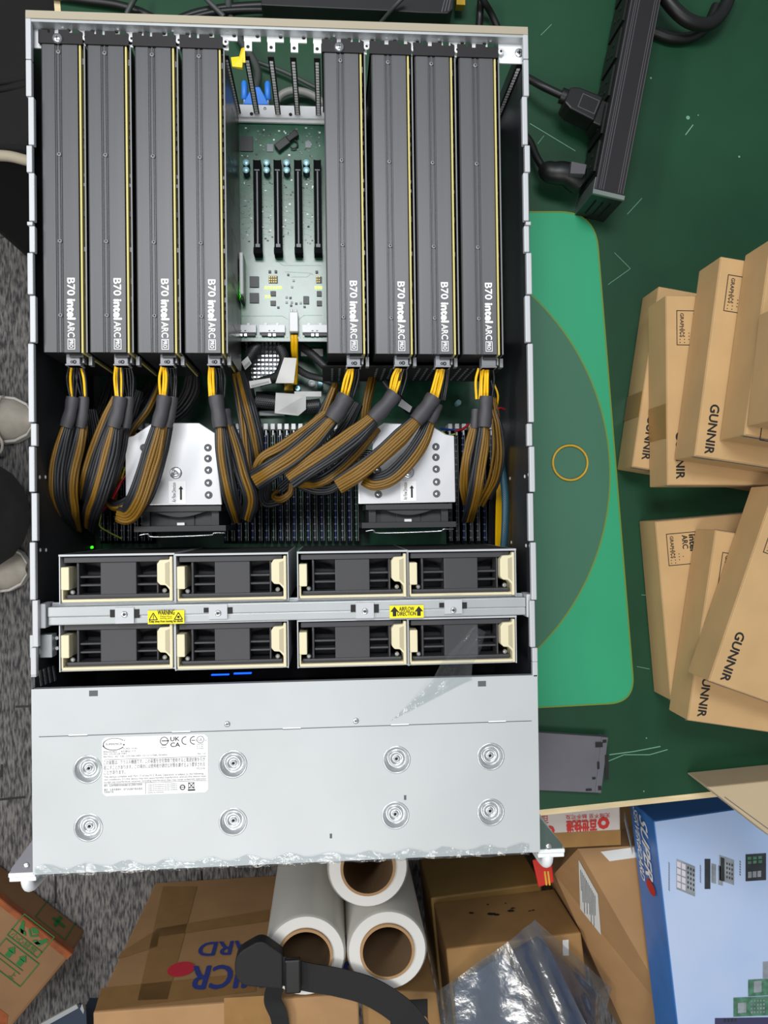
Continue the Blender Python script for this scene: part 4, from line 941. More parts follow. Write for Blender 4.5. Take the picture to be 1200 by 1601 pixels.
# other sleeved looms inside the chassis
def loom(label, path, pat, r=.00165, sp_=.0024, mats=('gold_sleeve', 'black_sleeve')):
    o = ribbon(path, pat, sp_, r, seed=len(label)).build('wire_loom', list(mats)); tag(o, label, 'cable', 'sleeved looms inside the chassis'); return o
loom('gold sleeved loom hanging right of the fourth graphics card, inner one', [(366, 585, .09), (374, 620, .10), (380, 660, .105), (384, 700, .105), (390, 750, .10), (397, 798, .08)], 'kggk')
loom('gold sleeved loom hanging right of the fourth graphics card, outer one', [(373, 583, .09), (384, 625, .115), (394, 665, .118), (402, 705, .115), (408, 745, .10), (408, 790, .08)], 'kggkk')
loom('gold loom rising from below the fifth graphics card to the cable knot', [(524, 600, .10), (508, 640, .112), (480, 672, .118), (445, 695, .12), (414, 712, .12), (400, 735, .118), (394, 755, .11)], 'ggg')
loom('gold loom above the fifth card heat shrink', [(520, 606, .118), (506, 640, .120), (497, 662, .118), (488, 690, .112)], 'kgg')
loom('small gold loop below the cable knot at the centre', [(455, 755, .10), (452, 770, .096), (438, 780, .092), (428, 776, .088), (434, 768, .083)], 'gg')
loom('short gold loom behind the sixth card heat shrink', [(586, 575, .08), (578, 605, .095), (571, 640, .095), (566, 700, .085), (563, 745, .07)], 'ggg')
loom('gold loom of separate strands right of the rightmost cable', [(770, 622, .12), (775, 660, .125), (777, 700, .12), (768, 750, .105), (750, 790, .08)], 'ggg', .0012, .0032)
loom('gold loom pressed against the right chassis wall', [(772, 640, .128), (780, 670, .13), (783, 710, .125), (776, 750, .11), (762, 778, .09)], 'ggk', .0012, .0026)
loom('gold loom running under the second graphics card', [(247, 600, .09), (228, 640, .10), (205, 672, .10), (186, 720, .095), (176, 780, .07)], 'kg')
loom('black sleeved loom filling the left wall corner', [(140, 640, .10), (145, 690, .10), (140, 740, .095), (132, 790, .075)], 'kkkkk')
loom('black sleeved loom curving below the third graphics card', [(300, 575, .06), (296, 610, .065), (276, 640, .065), (245, 655, .06)], 'kkkkk', .0018, .0030, ('gold_sleeve', 'black_mesh'))
loom('black mesh loom curving below the second graphics card', [(176, 590, .06), (168, 620, .065), (158, 650, .06)], 'kkkkk', .0016, .0028, ('gold_sleeve', 'black_mesh'))
loom('black mesh loom left of the fourth graphics card cable', [(232, 600, .06), (215, 625, .07), (200, 650, .065)], 'kkkk', .0016, .0028, ('gold_sleeve', 'black_mesh'))
loom('black sleeved loom drooping below the cable knot', [(420, 745, .11), (412, 765, .10), (416, 785, .09), (440, 782, .085)], 'kkkk')
loom('dark loom passing beneath the fifth and sixth cables', [(560, 630, .12), (540, 668, .115), (510, 705, .11), (470, 740, .10), (440, 765, .09)], 'kkkkk')
loom('dark loom under the sixth card cable end', [(545, 740, .11), (520, 762, .105), (495, 765, .1), (470, 758, .095)], 'kkk')
loom('dark loom beside the left cooler edge', [(215, 610, .10), (205, 640, .10), (190, 690, .095), (176, 740, .08), (160, 800, .05)], 'kkkk')
def mesh_cable(label, path, r, m_='black_mesh', grp='black mesh data cables'):
    mb = MB(); mb.tube(pxc(path, 7), r, 12, 0, True, .7); o = mb.build('data_cable', m_); tag(o, label, 'cable', grp); return o
mesh_cable('black mesh data cable arching right in front of the upper board, upper one', [(462, 536, .035), (485, 552, .042), (505, 570, .045), (525, 590, .045)], .0045)
mesh_cable('black mesh data cable arching right in front of the upper board, lower one', [(462, 575, .035), (480, 586, .04), (505, 593, .045), (525, 600, .045)], .0038)
c1 = mesh_cable('black mesh data cable with white tag left of the pin heatsink', [(404, 538, .05), (393, 552, .05), (385, 570, .047), (388, 600, .03), (396, 640, .02), (408, 690, .02)], .0052)
mesh_cable('black mesh data cable dropping between heatsink and white paper tag', [(436, 540, .05), (444, 560, .047), (436, 585, .043), (424, 592, .04), (405, 598, .036)], .0052)
mesh_cable('wide black ribbon cable under the folded white paper tag', [(400, 626, .03), (432, 630, .032), (470, 636, .034), (500, 634, .036)], .0075)
mesh_cable('teal mesh data cable along the right chassis wall', [(777, 690, .10), (783, 725, .10), (788, 760, .10), (790, 790, .10), (789, 830, .10), (787, 858, .098)], .0038, 'teal_sleeve')
mesh_cable('black cable under the sixth graphics card', [(600, 596, .08), (625, 625, .085), (640, 642, .08), (660, 640, .07)], .0038, 'black_mesh')
for (pts, lb) in (([(430, 598), (443, 562), (464, 562), (458, 600)], 'white paper tag wrapped on the yellow wires'),):
    z = .056; mb = MB(); q = [P(430.5, 599, z - .002), P(459, 599, z - .003), P(463.5, 560, z + .004), P(444, 559, z + .004)]
    mb.hexa([tuple(p - Vector((0, 0, .0004))) for p in q], [tuple(p) for p in q]); tag(mb.build('paper_tag', 'paper'), lb, 'tag', 'white paper cable tags')
mb = MB(); z = .046; q = [P(429, 646, z), P(466, 650, z - .004), P(478, 640, z), P(478, 617, z + .004), P(431, 614, z + .003)]
mb.hexa([tuple(p - Vector((0, 0, .0005))) for p in q], [tuple(p) for p in q]); mb.hexa([tuple(P(x, y, .040)) for x, y in ((460, 620), (502, 620), (502, 612), (460, 612))], [tuple(P(x, y, .0405)) for x, y in ((460, 620), (502, 620), (502, 612), (460, 612))])
tag(mb.build('paper_tag', 'paper'), 'large folded white paper tag on the black ribbon cable', 'tag', 'white paper cable tags')
def wrap(pts, z, lb, bars):
    q = [P(x, y, z) for x, y in pts]; mb = MB(); mb.hexa([tuple(p - Vector((0, 0, .002))) for p in q], [tuple(p) for p in q], 0)
    d = (q[1] - q[0]); e = (q[3] - q[0])
    for k in range(bars):
        a = q[0] + d * (.08 + .84 * k / bars) + e * .08 + Vector((0, 0, .0003)); mb.quad(a, a + d * (.35 / bars), a + d * (.35 / bars) + e * .3, a + e * .3, 1)
    tag(mb.build('barcode_label', ['paper', 'ink_grey']), lb, 'label', 'barcode labels on data cables')
wrap([(391, 607), (424, 599), (421.5, 591), (389, 596)], .052, 'white barcode label wrapped round the cable below the pin heatsink', 16)
wrap([(383, 578), (393, 568), (387, 557), (377, 566)], .057, 'white barcode label on the cable left of the pin heatsink', 7)
mb = MB(); q = [P(622, 634, .09), P(640, 645, .09), P(644, 636, .09), P(628, 624, .09)]; mb.hexa([tuple(p - Vector((0, 0, .002))) for p in q], [tuple(p) for p in q]); tag(mb.build('cable_sleeve_tag', 'light_edge'), 'grey tag on the dark cable beneath the sixth card', 'tag')
def wires(lb, lst):
    t = thing('loose_wires', lb, 'wires', P(*lst[0][0][0]))
    for pts, m_, r in lst: mb = MB(); mb.tube(pxc(pts, 6), r, 6); mb.build('wire', m_, t)
wires('yellow wire bunch running down beside the teal cable', [([(779 + k * 1.9, 700, .085), (778 + k * 2.2, 745, .08), (776 + k * 2.2, 800, .07), (775 + k * 1.6, 870, .05)], 'yellow_wire', .0012) for k in range(5)])
wires('black wire bunch left of the yellow wires near the right fan', [([(766 + k * 2.6, 770, .06), (765 + k * 2.4, 800, .055), (764 + k * 2.4, 870, .04)], 'black_wire', .0011) for k in range(4)])
wires('thin red and lime wires left of the left cooler', [([(205, 725, .07), (190, 755, .08), (176, 780, .08), (158, 802, .06)], 'wire_red', .0011), ([(200, 738, .08), (180, 768, .08), (162, 800, .06)], 'wire_red', .0009), ([(158, 805, .06), (156, 822, .05), (170, 832, .045), (190, 842, .04)], 'wire_lime', .0009), ([(196, 730, .08), (190, 748, .08)], 'wire_lime', .0010)])
wires('thin red, yellow and blue wires at the right cooler back corner', [([(690, 675, .06), (700, 681, .06), (712, 678, .055)], 'wire_lime', .0010), ([(712, 674, .06), (724, 670, .065), (733, 663, .07)], 'wire_red', .0013), ([(688, 670, .055), (705, 672, .05), (718, 672, .05)], 'blue_slot', .0012)])
wires('thin red, yellow and black wires by the right chassis wall', [([(773, 645, .11), (780, 638, .11), (789, 640, .1)], 'wire_red', .0010), ([(772, 600, .12), (778, 618, .12), (776, 640, .11)], 'yellow_wire', .0010), ([(768, 595, .12), (772, 620, .12), (773, 645, .11)], 'black_wire', .0012)])
for px, py, lb in ((140, 856, 'glowing green status light in the left corner behind the fans'), (108, 858, 'dim green status light beside the left chassis wall')):
    p = P(px, py, .02); mb = MB(); mb.lathe((p.x, p.y, ZM), [(.0016, 0), (.0016, .006), (.0008, .0075)], 8); tag(mb.build('status_light', 'led_pure'), lb, 'light')
p = P(375, 1040, .02); mb = MB(); p = P(372, 1053.5, .134); mb.box(p.x - .024, p.x - .008, p.y - .0004, p.y + .0004, .134, .137); mb.box(p.x - .004, p.x + .012, p.y - .0004, p.y + .0004, .130, .134); tag(mb.build('status_light', 'led_blue'), 'glowing blue light strip below the second front fan', 'light')
# ---------------------------------------------------------------- things on the workbench
# green desk mat with large dark circle
def rpoly(c, rs, n=10):
    """Rounded polygon through corners c (world xy) with radius rs."""
    out = []; k = len(c)
    for i in range(k):
        a, b, d = Vector(c[i - 1]), Vector(c[i]), Vector(c[(i + 1) % k]); r = rs[i]
        if r == 0: out.append(tuple(b)); continue
        u = (a - b).normalized(); v = (d - b).normalized(); p0 = b + u * r; p1 = b + v * r
        for j in range(n + 1):
            t = j / n; out.append(tuple(p0 * (1 - t) ** 2 + b * 2 * t * (1 - t) + p1 * t * t))
    return out
dm = thing('desk_mat', 'bright green desk mat with dark circle print under the right server side', 'mat', P(900, 720, 0))
zm = .0022
cor = [P2(700, 332, zm), P2(930, 331, zm), P2(992, 1098, zm), P2(735, 1112, zm)]
mo = rpoly(cor, [0, .042, .03, 0])
mb = MB(); mb.prism(mo, .0003, zm); mb.build('mat_sheet', 'mat_green', dm)
mc = Vector(cor[0]) * .5 + Vector(cor[1]) * .5
c_ = P(579, 740, zm); R_ = (P(953, 737, zm) - c_).length
a0 = math.asin(min(1, (P(700, 430, zm).y - c_.y) / R_))
arc = [(c_.x + R_ * cos(t), c_.y + R_ * sin(t)) for t in [(-1.0 + 2.0 * i / 48) for i in range(49)]]
mb = MB(); mb.prism(arc, zm, zm + .0002); dk = mb.build('circle_print', 'mat_dark', dm, label='dark green printed circle')
mb = MB(); vs = []
for x, y in arc:
    d = (Vector((x, y)) - c_.xy).normalized(); vs += [(x - d.x * .0008, y - d.y * .0008, zm + .0003), (x + d.x * .0008, y + d.y * .0008, zm + .0003)]
mb.add(vs, [(2 * i, 2 * i + 1, 2 * i + 3, 2 * i + 2) for i in range(48)])
m2 = len(mo)
for i in range(m2):
    p, q = Vector(mo[i]), Vector(mo[(i + 1) % m2]); d = (q - p)
    if d.length < 1e-6: continue
    d.normalize(); n_ = Vector((-d.y, d.x)) * .0008; mb.quad((p.x - n_.x, p.y - n_.y, zm + .0002), (q.x - n_.x, q.y - n_.y, zm + .0002), (q.x + n_.x, q.y + n_.y, zm + .0002), (p.x + n_.x, p.y + n_.y, zm + .0002))
mb.build('gold_outline', 'mat_gold', dm)
p = P(891, 723.5, .004); mb = MB(); r = (P(918, 723.5, .004) - p).length
mb.tube([(p.x + r * cos(2 * pi * i / 48), p.y + r * .985 * sin(2 * pi * i / 48), .0039) for i in range(49)], .0013, 8, 0, False); tag(mb.build('rubber_band', 'rubber_yellow'), 'round golden rubber band lying on the desk mat', 'rubber band')
# grey drive tray plate
tp = thing('metal_tray', 'grey slotted metal tray lying on the workbench right of the cover', 'tray', P(895, 1195, 0))
z = .012; q = [P2(760, 1140, z), P2(950, 1152.5, z), P2(939, 1240, z), P2(760, 1232, z)]
mb = MB(); mb.prism(q, .004, z); mb.prism([P2(940, 1152, z), P2(950, 1152.5, z), P2(939, 1240, z), P2(930, 1239, z)], 0.0003, z + .001); mb.prism([P2(760, 1145, z), P2(780, 1145, z), P2(780, 1230, z), P2(760, 1230, z)], .0003, .004); mb.build('plate', 'metal_dark', tp, bevel=.0006)
mb = MB()
for c in ((930, 1160, 941, 1168), (933, 1191, 936, 1202), (945, 1180, 950, 1218), (925, 1215, 930, 1218), (915, 1233, 924, 1236), (934, 1228, 939, 1235), (941, 1156, 947, 1161)):
    a, b = P(c[0], c[3], z), P(c[2], c[1], z); mb.box(a.x, b.x, a.y, b.y, z + .0009, z + .0014)
a = P(874, 1192, z); mb.build('slot_cutout', 'ink', tp)

# power strip
pd = thing('power_strip', 'long black rack power strip with silver end cap on the workbench', 'power strip', P(960, 180, 0))
zt = .060
A, B = P(927, 302, zt), P(970, 330, zt); d2 = (P(985, 0, zt) - A).normalized(); d2.z = 0; d2.normalize(); w_ = Vector((d2.y, -d2.x, 0)); WW = (P(970, 329, zt) - A).dot(w_)
def pq(u, v): p = A + w_ * (u * WW) + d2 * v; return (p.x, p.y)
LL = .34
mb = MB(); mb.prism([pq(0, .004), pq(1, .004), pq(1, LL), pq(0, LL)], .0005, zt); body = mb.build('body', 'pdu_black', pd, bevel=.0015)
mb = MB()
for u in (.045, .16, .22, .30, .80, .87, .965): mb.prism([pq(u - .009, .006), pq(u + .009, .006), pq(u + .009, LL), pq(u - .009, LL)], zt, zt + .0004)
mb.build('groove_line', 'pdu_line', body)
mb = MB(); mb.prism([pq(-.03, 0), pq(1.03, 0), pq(1.03, .004), pq(-.03, .004)], .0003, zt + .001, 1); mb.prism([pq(-.035, .0), pq(-.008, .0), pq(-.008, .017), pq(-.035, .017)], .0003, zt + .001, 0); mb.prism([pq(-.03, -.0006), pq(1.03, -.0006), pq(1.03, .004), pq(-.03, .004)], zt - .002, zt + .0015, 0)
mb.build('end_cap', ['pdu_cap', 'black_plastic'], pd, label='silver end cap')
mb = MB()
for u in (.25, .5, .75): mb.prism([pq(u - .02, -.0012), pq(u + .02, -.0012), pq(u + .02, 0), pq(u - .02, 0)], .012, .045)
mb.build('end_vent', 'matt_black', pd)
for k in range(7):
    v = .045 + k * .042; mb = MB(); base = A + d2 * v
    mb.prism([pq(-.075, v - .017), pq(-.0, v - .017), pq(-.0, v + .017), pq(-.075, v + .017)], .008, .052, 0)
    for dv, zz in ((-.006, .036), (.006, .036), (0, .022)): mb.prism([pq(-.095, v + dv - .0015), pq(-.074, v + dv - .0015), pq(-.074, v + dv + .0015), pq(-.095, v + dv + .0015)], zz - .003, zz + .003, 1)
    mb.build('outlet', ['rubber', 'pdu_black'], pd, bevel=.001)
def plug(lb, cable, body_pts, rr, grey=None):
    t = thing('power_plug', lb, 'plug', P(*body_pts[0])); mb = MB(); mb.tube(pxc(cable, 7), .0042, 10); mb.build('cord', 'rubber', t)
    pp = pxc(body_pts, 4); mb = MB(); mb.tube(pp, rr, 8, 0, True, .9); mb.build('plug_body', 'rubber', t)
    if grey:
        q = [P(*x) for x in grey]; mb = MB(); mb.hexa([tuple(p - Vector((0, 0, .012))) for p in q], [tuple(p) for p in q]); mb.build('plug_face', 'rubber_grey', t, bevel=.0006)
    return t
t = plug('black plug pushed into the power strip middle outlet', [(818, 119, .024), (830, 125, .028), (850, 136, .034), (880, 150, .036)], [(876, 149, .036), (886, 153, .036)], .0085)
a, b = P(884, 152, .04), P(946, 180, .04); d = (b - a).normalized(); n_ = Vector((-d.y, d.x, 0)); Lb = (b - a).length
def bq(u, v): p = a + d * (u * Lb) + n_ * v; return (p.x, p.y)
mb = MB(); mb.prism([bq(0, -.009), bq(.18, -.013), bq(.8, -.0145), bq(.8, .0145), bq(.18, .013), bq(0, .009)], .020, .046, 0); mb.prism([bq(.78, -.0165), bq(1.0, -.0165), bq(1.0, .012), bq(.78, .012)], .018, .045, 0); mb.build('plug_shell', 'rubber', t, bevel=.002)
mb = MB(); mb.frame((*bq(.32, -.008), .0461), d, n_, Lb * .42, .016, .0007); mb.build('plug_ridge', 'pdu_line', t)
plug('black angled plug with grey face at the power strip lower outlet', [(814, 205, .010), (828, 222, .014), (838, 245, .02), (848, 262, .024)], [(845, 262, .026), (862, 270, .03), (885, 272, .032), (905, 285, .028)], [.006, .009, .011, .012, .012, .0125, .013, .013, .013, .0135, .014, .014, .014][:13], [(891, 271, .05), (914, 272, .05), (917, 257, .05), (893, 252, .05)])
# cables and case behind the chassis
def cord(lb, path, r, m_='rubber'):
    mb = MB(); mb.tube(pxc(path, 8), r, 10); o = mb.build('mains_cable', m_); tag(o, lb, 'cable', 'cords on the bench behind the server'); return o
cord('black cord drooping along the server rear rim, left part', [(60, -10, .006), (130, 0, .006), (185, 8, .006), (225, 21, .006), (260, 40, .006)], .0042)
cord('black cord bulging along the server rear rim, right part', [(262, 38, .006), (310, 20, .006), (370, 11, .006), (440, 9, .006), (520, 16, .006), (580, 15, .006), (628, 25, .006), (660, 44, .006)], .0045)
cord('second black cord behind the bulging one', [(290, 30, .012), (345, 18, .014), (420, 16, .012), (480, 22, .006)], .0035)
cord('thin grey strap crossing behind the rear rim, left one', [(214, -8, .018), (206, 6, .02), (198, 22, .018)], .0028, 'cable_dark')
cord('thin grey strap crossing behind the rear rim, middle one', [(318, -6, .02), (332, 8, .02), (350, 26, .018)], .0028, 'cable_dark')
cord('thin grey cord crossing beside the black case', [(632, -6, .05), (615, 12, .04), (595, 35, .02)], .0022, 'cable_dark')
cord('black cord hanging at the rear right corner, left strand', [(752, -10, .02), (751, 5, .015), (750, 22, .008), (748, 46, .006)], .0040)
cord('black cord hanging at the rear right corner, right strand', [(750, -10, .028), (758, 5, .022), (768, 22, .012), (779, 46, .006)], .0036)
cord('black cord loop beyond the power strip, outer curve', [(1030, -20, .03), (1048, 8, .03), (1075, 32, .028), (1105, 38, .024), (1128, 20, .02), (1145, -20, .02)], .0075)
cord('black cord loop beyond the power strip, lower shadowed curve', [(1020, 50, .006), (1050, 60, .006), (1080, 58, .006), (1105, 40, .01), (1120, 10, .01)], .0062)
cs = thing('black_case', 'flat black device case with brass connector behind the server', 'device', P(560, -20, 0))
z = .035; mb = MB(); mb.prism([P2(408, -60, z), P2(712, -60, z), P2(708, 14, z), P2(700, 21, z), P2(660, 20, z), P2(610, 17, z), P2(408, 8, z)], .0004, z); bd_ = mb.build('shell', 'black_plastic', cs, bevel=.001)
mb = MB()
for k in range(3): a, b = P(690 + k * 5, 19 - k, z), P(700 + k * 4, -20, z); d = (b - a).normalized(); n_ = Vector((-d.y, d.x, 0)) * .0005; mb.hexa([tuple(a - n_), tuple(b - n_), tuple(b + n_), tuple(a + n_)], [tuple(v + Vector((0, 0, .0004))) for v in (a - n_, b - n_, b + n_, a + n_)])
mb.build('stripe', 'pdu_line', bd_)
a, b = P(713, 9, .02), P(726, -20, .02); mb = MB(); mb.box(a.x, b.x, a.y, b.y, .012, .022); mb.build('connector', 'brass', cs, label='brass connector')
# blue display plug at the rear
vg = thing('display_plug', 'blue display plug with thumbscrews seen through the open rear slots', 'plug', P(400, 150, .02))
z = .034; yk = P(400, 163, .034).y
def vx(px, z_): return P(px, 150, z_).x
pl_ = [(vx(379, z), yk), (vx(420, z), yk), (vx(413, z), yk + .010), (vx(406, z), yk + .019), (vx(394, z), yk + .019), (vx(387, z), yk + .010)]
mb = MB(); mb.box(vx(383, z), vx(416, z), yL1 + .0004, yk, .022, z - .002); mb.build('shell', 'tin', vg)
mb = MB(); mb.prism(pl_, .020, z); mb.build('hood', 'vga_blue', vg, bevel=.001)
for px in (381.5, 418):
    x = vx(px, .03); mb = MB(); mb.tube([(x, yk, .027), (x, yk + .008, .027)], .0017, 8, 1); mb.tube([(x, yk + .008, .027), (x, yk + .009, .027), (x, yk + .026, .027), (x, yk + .028, .027)], [.002, .0035, .0033, .0024], 10, 0); mb.build('thumbscrew', ['vga_blue', 'tin'], vg)
mb = MB(); xm = vx(400, .027); mb.tube(curve([(xm, yk + .02, .027), (xm, yk + .05, .02), (xm - .03, yk + .12, .008), (xm - .02, yk + .25, .006)], 8), .004, 10); mb.build('cord', 'cable_dark', vg)
cord('thick grey cord arching behind the open rear slots', [(430, 160, .012), (442, 147, .014), (462, 142, .014), (490, 150, .012), (520, 175, .01)], .0042, 'cable_grey')
cord('thin dark cord slanting behind the open rear slots', [(380, 88, .01), (410, 100, .01), (445, 113, .01), (495, 138, .01)], .0022, 'cable_dark')

# ---------------------------------------------------------------- graphics card cartons
def carton(lb, pu, pl, zt, hh=.045, dep=.30, prints=(), tape=False, bottom=False):
    """pu, pl: upper and lower pixels of the top-left edge at height zt; the box runs to the right."""
    z = zt; a, b = P(*pu, z), P(*pl, z); d = (b - a); d.z = 0; L = d.length; d.normalize(); n_ = Vector((-d.y, d.x, 0))
    if n_.x < 0: n_ = -n_
    def at(u, v, zz): p = a + d * u + n_ * v; return Vector((p.x, p.y, zz))
    t = thing('cardboard_carton', lb, 'box', at(L / 2, dep / 2, zt - hh), group='graphics card cartons on the workbench')
    mb = MB(); mb.prism([at(0, 0, 0).xy[:], at(L, 0, 0).xy[:], at(L, dep, 0).xy[:], at(0, dep, 0).xy[:]], zt - hh + .0004, zt - .0012)
    bd2 = mb.build('body', 'carton', t, bevel=.0012)
    mb = MB(); mb.prism([at(.0008, .0005, 0).xy[:], at(L - .0008, .0005, 0).xy[:], at(L - .0008, dep, 0).xy[:], at(.0008, dep, 0).xy[:]], zt - .0014, zt)
    lid = mb.build('lid', 'carton', t, bevel=.0008)
    mb = MB(); e = .0001
    for u0, u1 in ((-.0006, .0014), (L - .0014, L + .0006)): mb.prism([at(u0, .0015, 0).xy[:], at(u1, .0015, 0).xy[:], at(u1, dep, 0).xy[:], at(u0, dep, 0).xy[:]], zt - .0052, zt - .0044)
    mb.prism([at(L, -.0004, 0).xy[:], at(L + .0008, -.0004, 0).xy[:], at(L + .0008, .022, 0).xy[:], at(L, .022, 0).xy[:]], zt - .006, zt - .0052); mb.build('flap_seam', 'ink_grey', bd2)
    mb = MB(); zz = zt + .0002; used = False
    for pr in prints:
        if pr[0] == 'g':
            mb.text('GUNNIR', .0125, at(pr[1] * L, pr[2], zz), d, n_, 0, 'L', 0, pr[3] * L, .00035); mb.build('name_print', 'ink', lid); mb = MB()
        if pr[0] == 'e':
            u, v, s = pr[1] * L, pr[2], pr[3]; mb.frame(at(u, v, zz), d, n_, s, s, .0008); mb.text('GRAPHICS', .0052, at(u + .003, v + .004, zz), d, n_, 0, 'L', 0, s * .68, .0001)
            mb.text('ARC', .0085, at(u + .003, v + s * .5, zz), d, n_, 0, 'L', 0, s * .42, .0002); mb.text('intel', .0095, at(u + .003, v + s * .73, zz), d, n_, 0, 'L', 0, s * .5, .0004)
            for i in range(6):
                for j in range(i + 2 if i < 5 else 6):
                    q = at(u + s * (.92 - .09 * i), v + s * (.1 + .12 * (6 - j - 0)) if False else v + s * (.1 + .13 * j), zz)
                    if i + j < 6: mb.disc(q, .0006, 6)
            mb.build('emblem_print', 'ink', lid); mb = MB()
        if pr[0] == 'w':
            mb.frame(at(pr[1] * L, pr[2], zz), d, n_, .03, .06, .0008); mb.text('~', .02, at(pr[1] * L - .004, pr[2] - .012, zz), n_, -d, 0, 'L', 0, .012, .0006); mb.build('squiggle_print', 'ink', lid); mb = MB()
    if tape:
        mb = MB(); mb.prism([at(tape[0] * L, -.0006, 0).xy[:], at(tape[1] * L, -.0006, 0).xy[:], at(tape[1] * L, 0, 0).xy[:], at(tape[0] * L, 0, 0).xy[:]], zt - hh + .001, zt - .002); mb.build('tape', 'tape', t)
    return t
carton('cardboard carton at the bottom left of the upper stack', (1030, 447), (988, 730), .046, prints=[('g', .71, .009, .24)], tape=(.58, .72))
carton('cardboard carton second from the left in the upper stack, emblem half covered', (1041, 461), (1043.5, 759), .092, prints=[('e', .08, .0105, .036), ('g', .72, .009, .245)], tape=(.57, .75))
carton('cardboard carton in the middle of the upper stack, maker name in full', (1127, 400), (1086, 713), .138, prints=[('e', .085, .009, .036), ('g', .735, .009, .245)])
carton('cardboard carton second from the top in the upper stack, small squiggle print', (1206, 372), (1164, 680), .184, prints=[('w', .85, .014)])
carton('cardboard carton on top of the upper stack at the photo edge', (1232, 470), (1212, 656), .230)
carton('cardboard carton at the bottom left of the lower stack', (1024.6, 815), (1049, 1096), .046, prints=[('e', .075, .010, .035)])
carton('cardboard carton in the middle of the lower stack, lettering cut by the carton above', (1119, 828), (1075, 1127), .092, prints=[('e', .11, .010, .036), ('g', .725, .009, .245)])
carton('cardboard carton on top of the lower stack, maker name in full', (1213, 758), (1108, 1065), .138, prints=[('e', .15, .009, .036), ('g', .73, .010, .245)])

# beige box over the bench corner
bx_ = thing('beige_box', 'beige cardboard box lying across the front edge of the workbench', 'box', P(1160, 1260, .0))
z = .05; q = [P2(1108, 1229, z), P2(1320, 1208, z), P2(1350, 1400, z), P2(1232, 1338, z)]
q = [P2(1105, 1231, z), P2(1290, 1212, z), P2(1330, 1390, z), P2(1222, 1322, z)]
mb = MB(); mb.prism(q, .001, z); mb.build('body', 'carton_beige', bx_, bevel=.002)
mb = MB(); a, b = P(1132, 1246, z), P(1200, 1296, z); d = (b - a).normalized(); n_ = Vector((-d.y, d.x, 0)) * .0004; mb.hexa([tuple(a - n_), tuple(b - n_), tuple(b + n_), tuple(a + n_)], [tuple(v + Vector((0, 0, .0003))) for v in (a - n_, b - n_, b + n_, a + n_)]); mb.build('flap_seam', 'ink_grey', bx_)
# ---------------------------------------------------------------- boxes and rolls on the floor in front of the bench
def vface(a, b, zt, zb):
    """Frame on the vertical face whose top edge runs a->b (seen from outside, a left): origin bottom-left."""
    d = (b - a); d.z = 0; w_ = d.length; d.normalize(); return Vector((a.x, a.y, zb)), d, Vector((0, 0, 1)), w_, zt - zb
# big brown carton with upside-down (to the camera) blue lettering
z = -.337; lf = P(145, 1583, z); rt = P(560, 1553, z); d = (rt - lf); d.z = 0; d.normalize(); n_ = Vector((d.y, -d.x, 0))
c1 = thing('shipping_carton', 'large brown taped carton with blue lettering and red dot on the floor', 'box', (lf + rt) / 2 + Vector((0, 0, FZ - z)))
D_ = .26
mb = MB(); mb.prism([lf.xy[:], rt.xy[:], (rt + n_ * D_).xy[:], (lf + n_ * D_).xy[:]], FZ + .0005, z); mb.build('body', 'carton_tan', c1, bevel=.003)
# the lettered face looks away from the front (towards +Y): seen from outside its left end is rt
o, xd_, yd_, w_, h_ = vface(rt, lf, z, FZ); nn = xd_.cross(yd_)
off = nn * .0012
def fp(px, py):
    v = Vector(((px - CX) / F_PX, (py - CY) / F_PX, 1)); dr = Vector((_ex.dot(v), _ey.dot(v), _wz.dot(v))); pl_o = o + off; t = (pl_o - CAM).dot(nn) / dr.dot(nn); return CAM + dr * t
mb = MB()
def ftext(s, pr, plft, hpx, bold):
    a, b = fp(*pr), fp(*plft); mb.text(s, hpx, a, (b - a), yd_, 0, 'L', 0, (b - a).length, bold)
ftext('SUPERMICR', (556, 1503), (303, 1511), .090, .0016); mb.build('lettering', 'ink_blue', c1, label='large blue printed lettering'); mb = MB(); ftext('SERVERBOARD', (582, 1460), (314, 1474), .060, .0010)
mb.build('lettering', 'ink_blue', c1, label='blue printed lettering')
mb = MB(); p = fp(283, 1515); mb.ring(p, 0, .022, 24, 0, xd_, yd_, .95); mb.build('red_dot', 'ink_red', c1, label='red printed dot')
mb = MB()
def strip(a, b, c, e): mb.quad(fp(*a), fp(*b), fp(*c), fp(*e))
off = nn * .0007
strip((255, 1386), (308, 1386), (262, 1562), (215, 1564)); strip((190, 1488), (250, 1450), (246, 1480), (182, 1500)); strip((245, 1452), (420, 1422), (420, 1440), (240, 1466)); strip((158, 1545), (400, 1520), (400, 1550), (148, 1580))
mb.build('tape', 'tape', c1, label='brown packing tape')
mb = MB(); ta = P(350, 1560, z); mb.box(ta.x, ta.x + .07, ta.y - .24, ta.y, z + .0002, z + .0006); mb.build('tape', 'tape', c1)

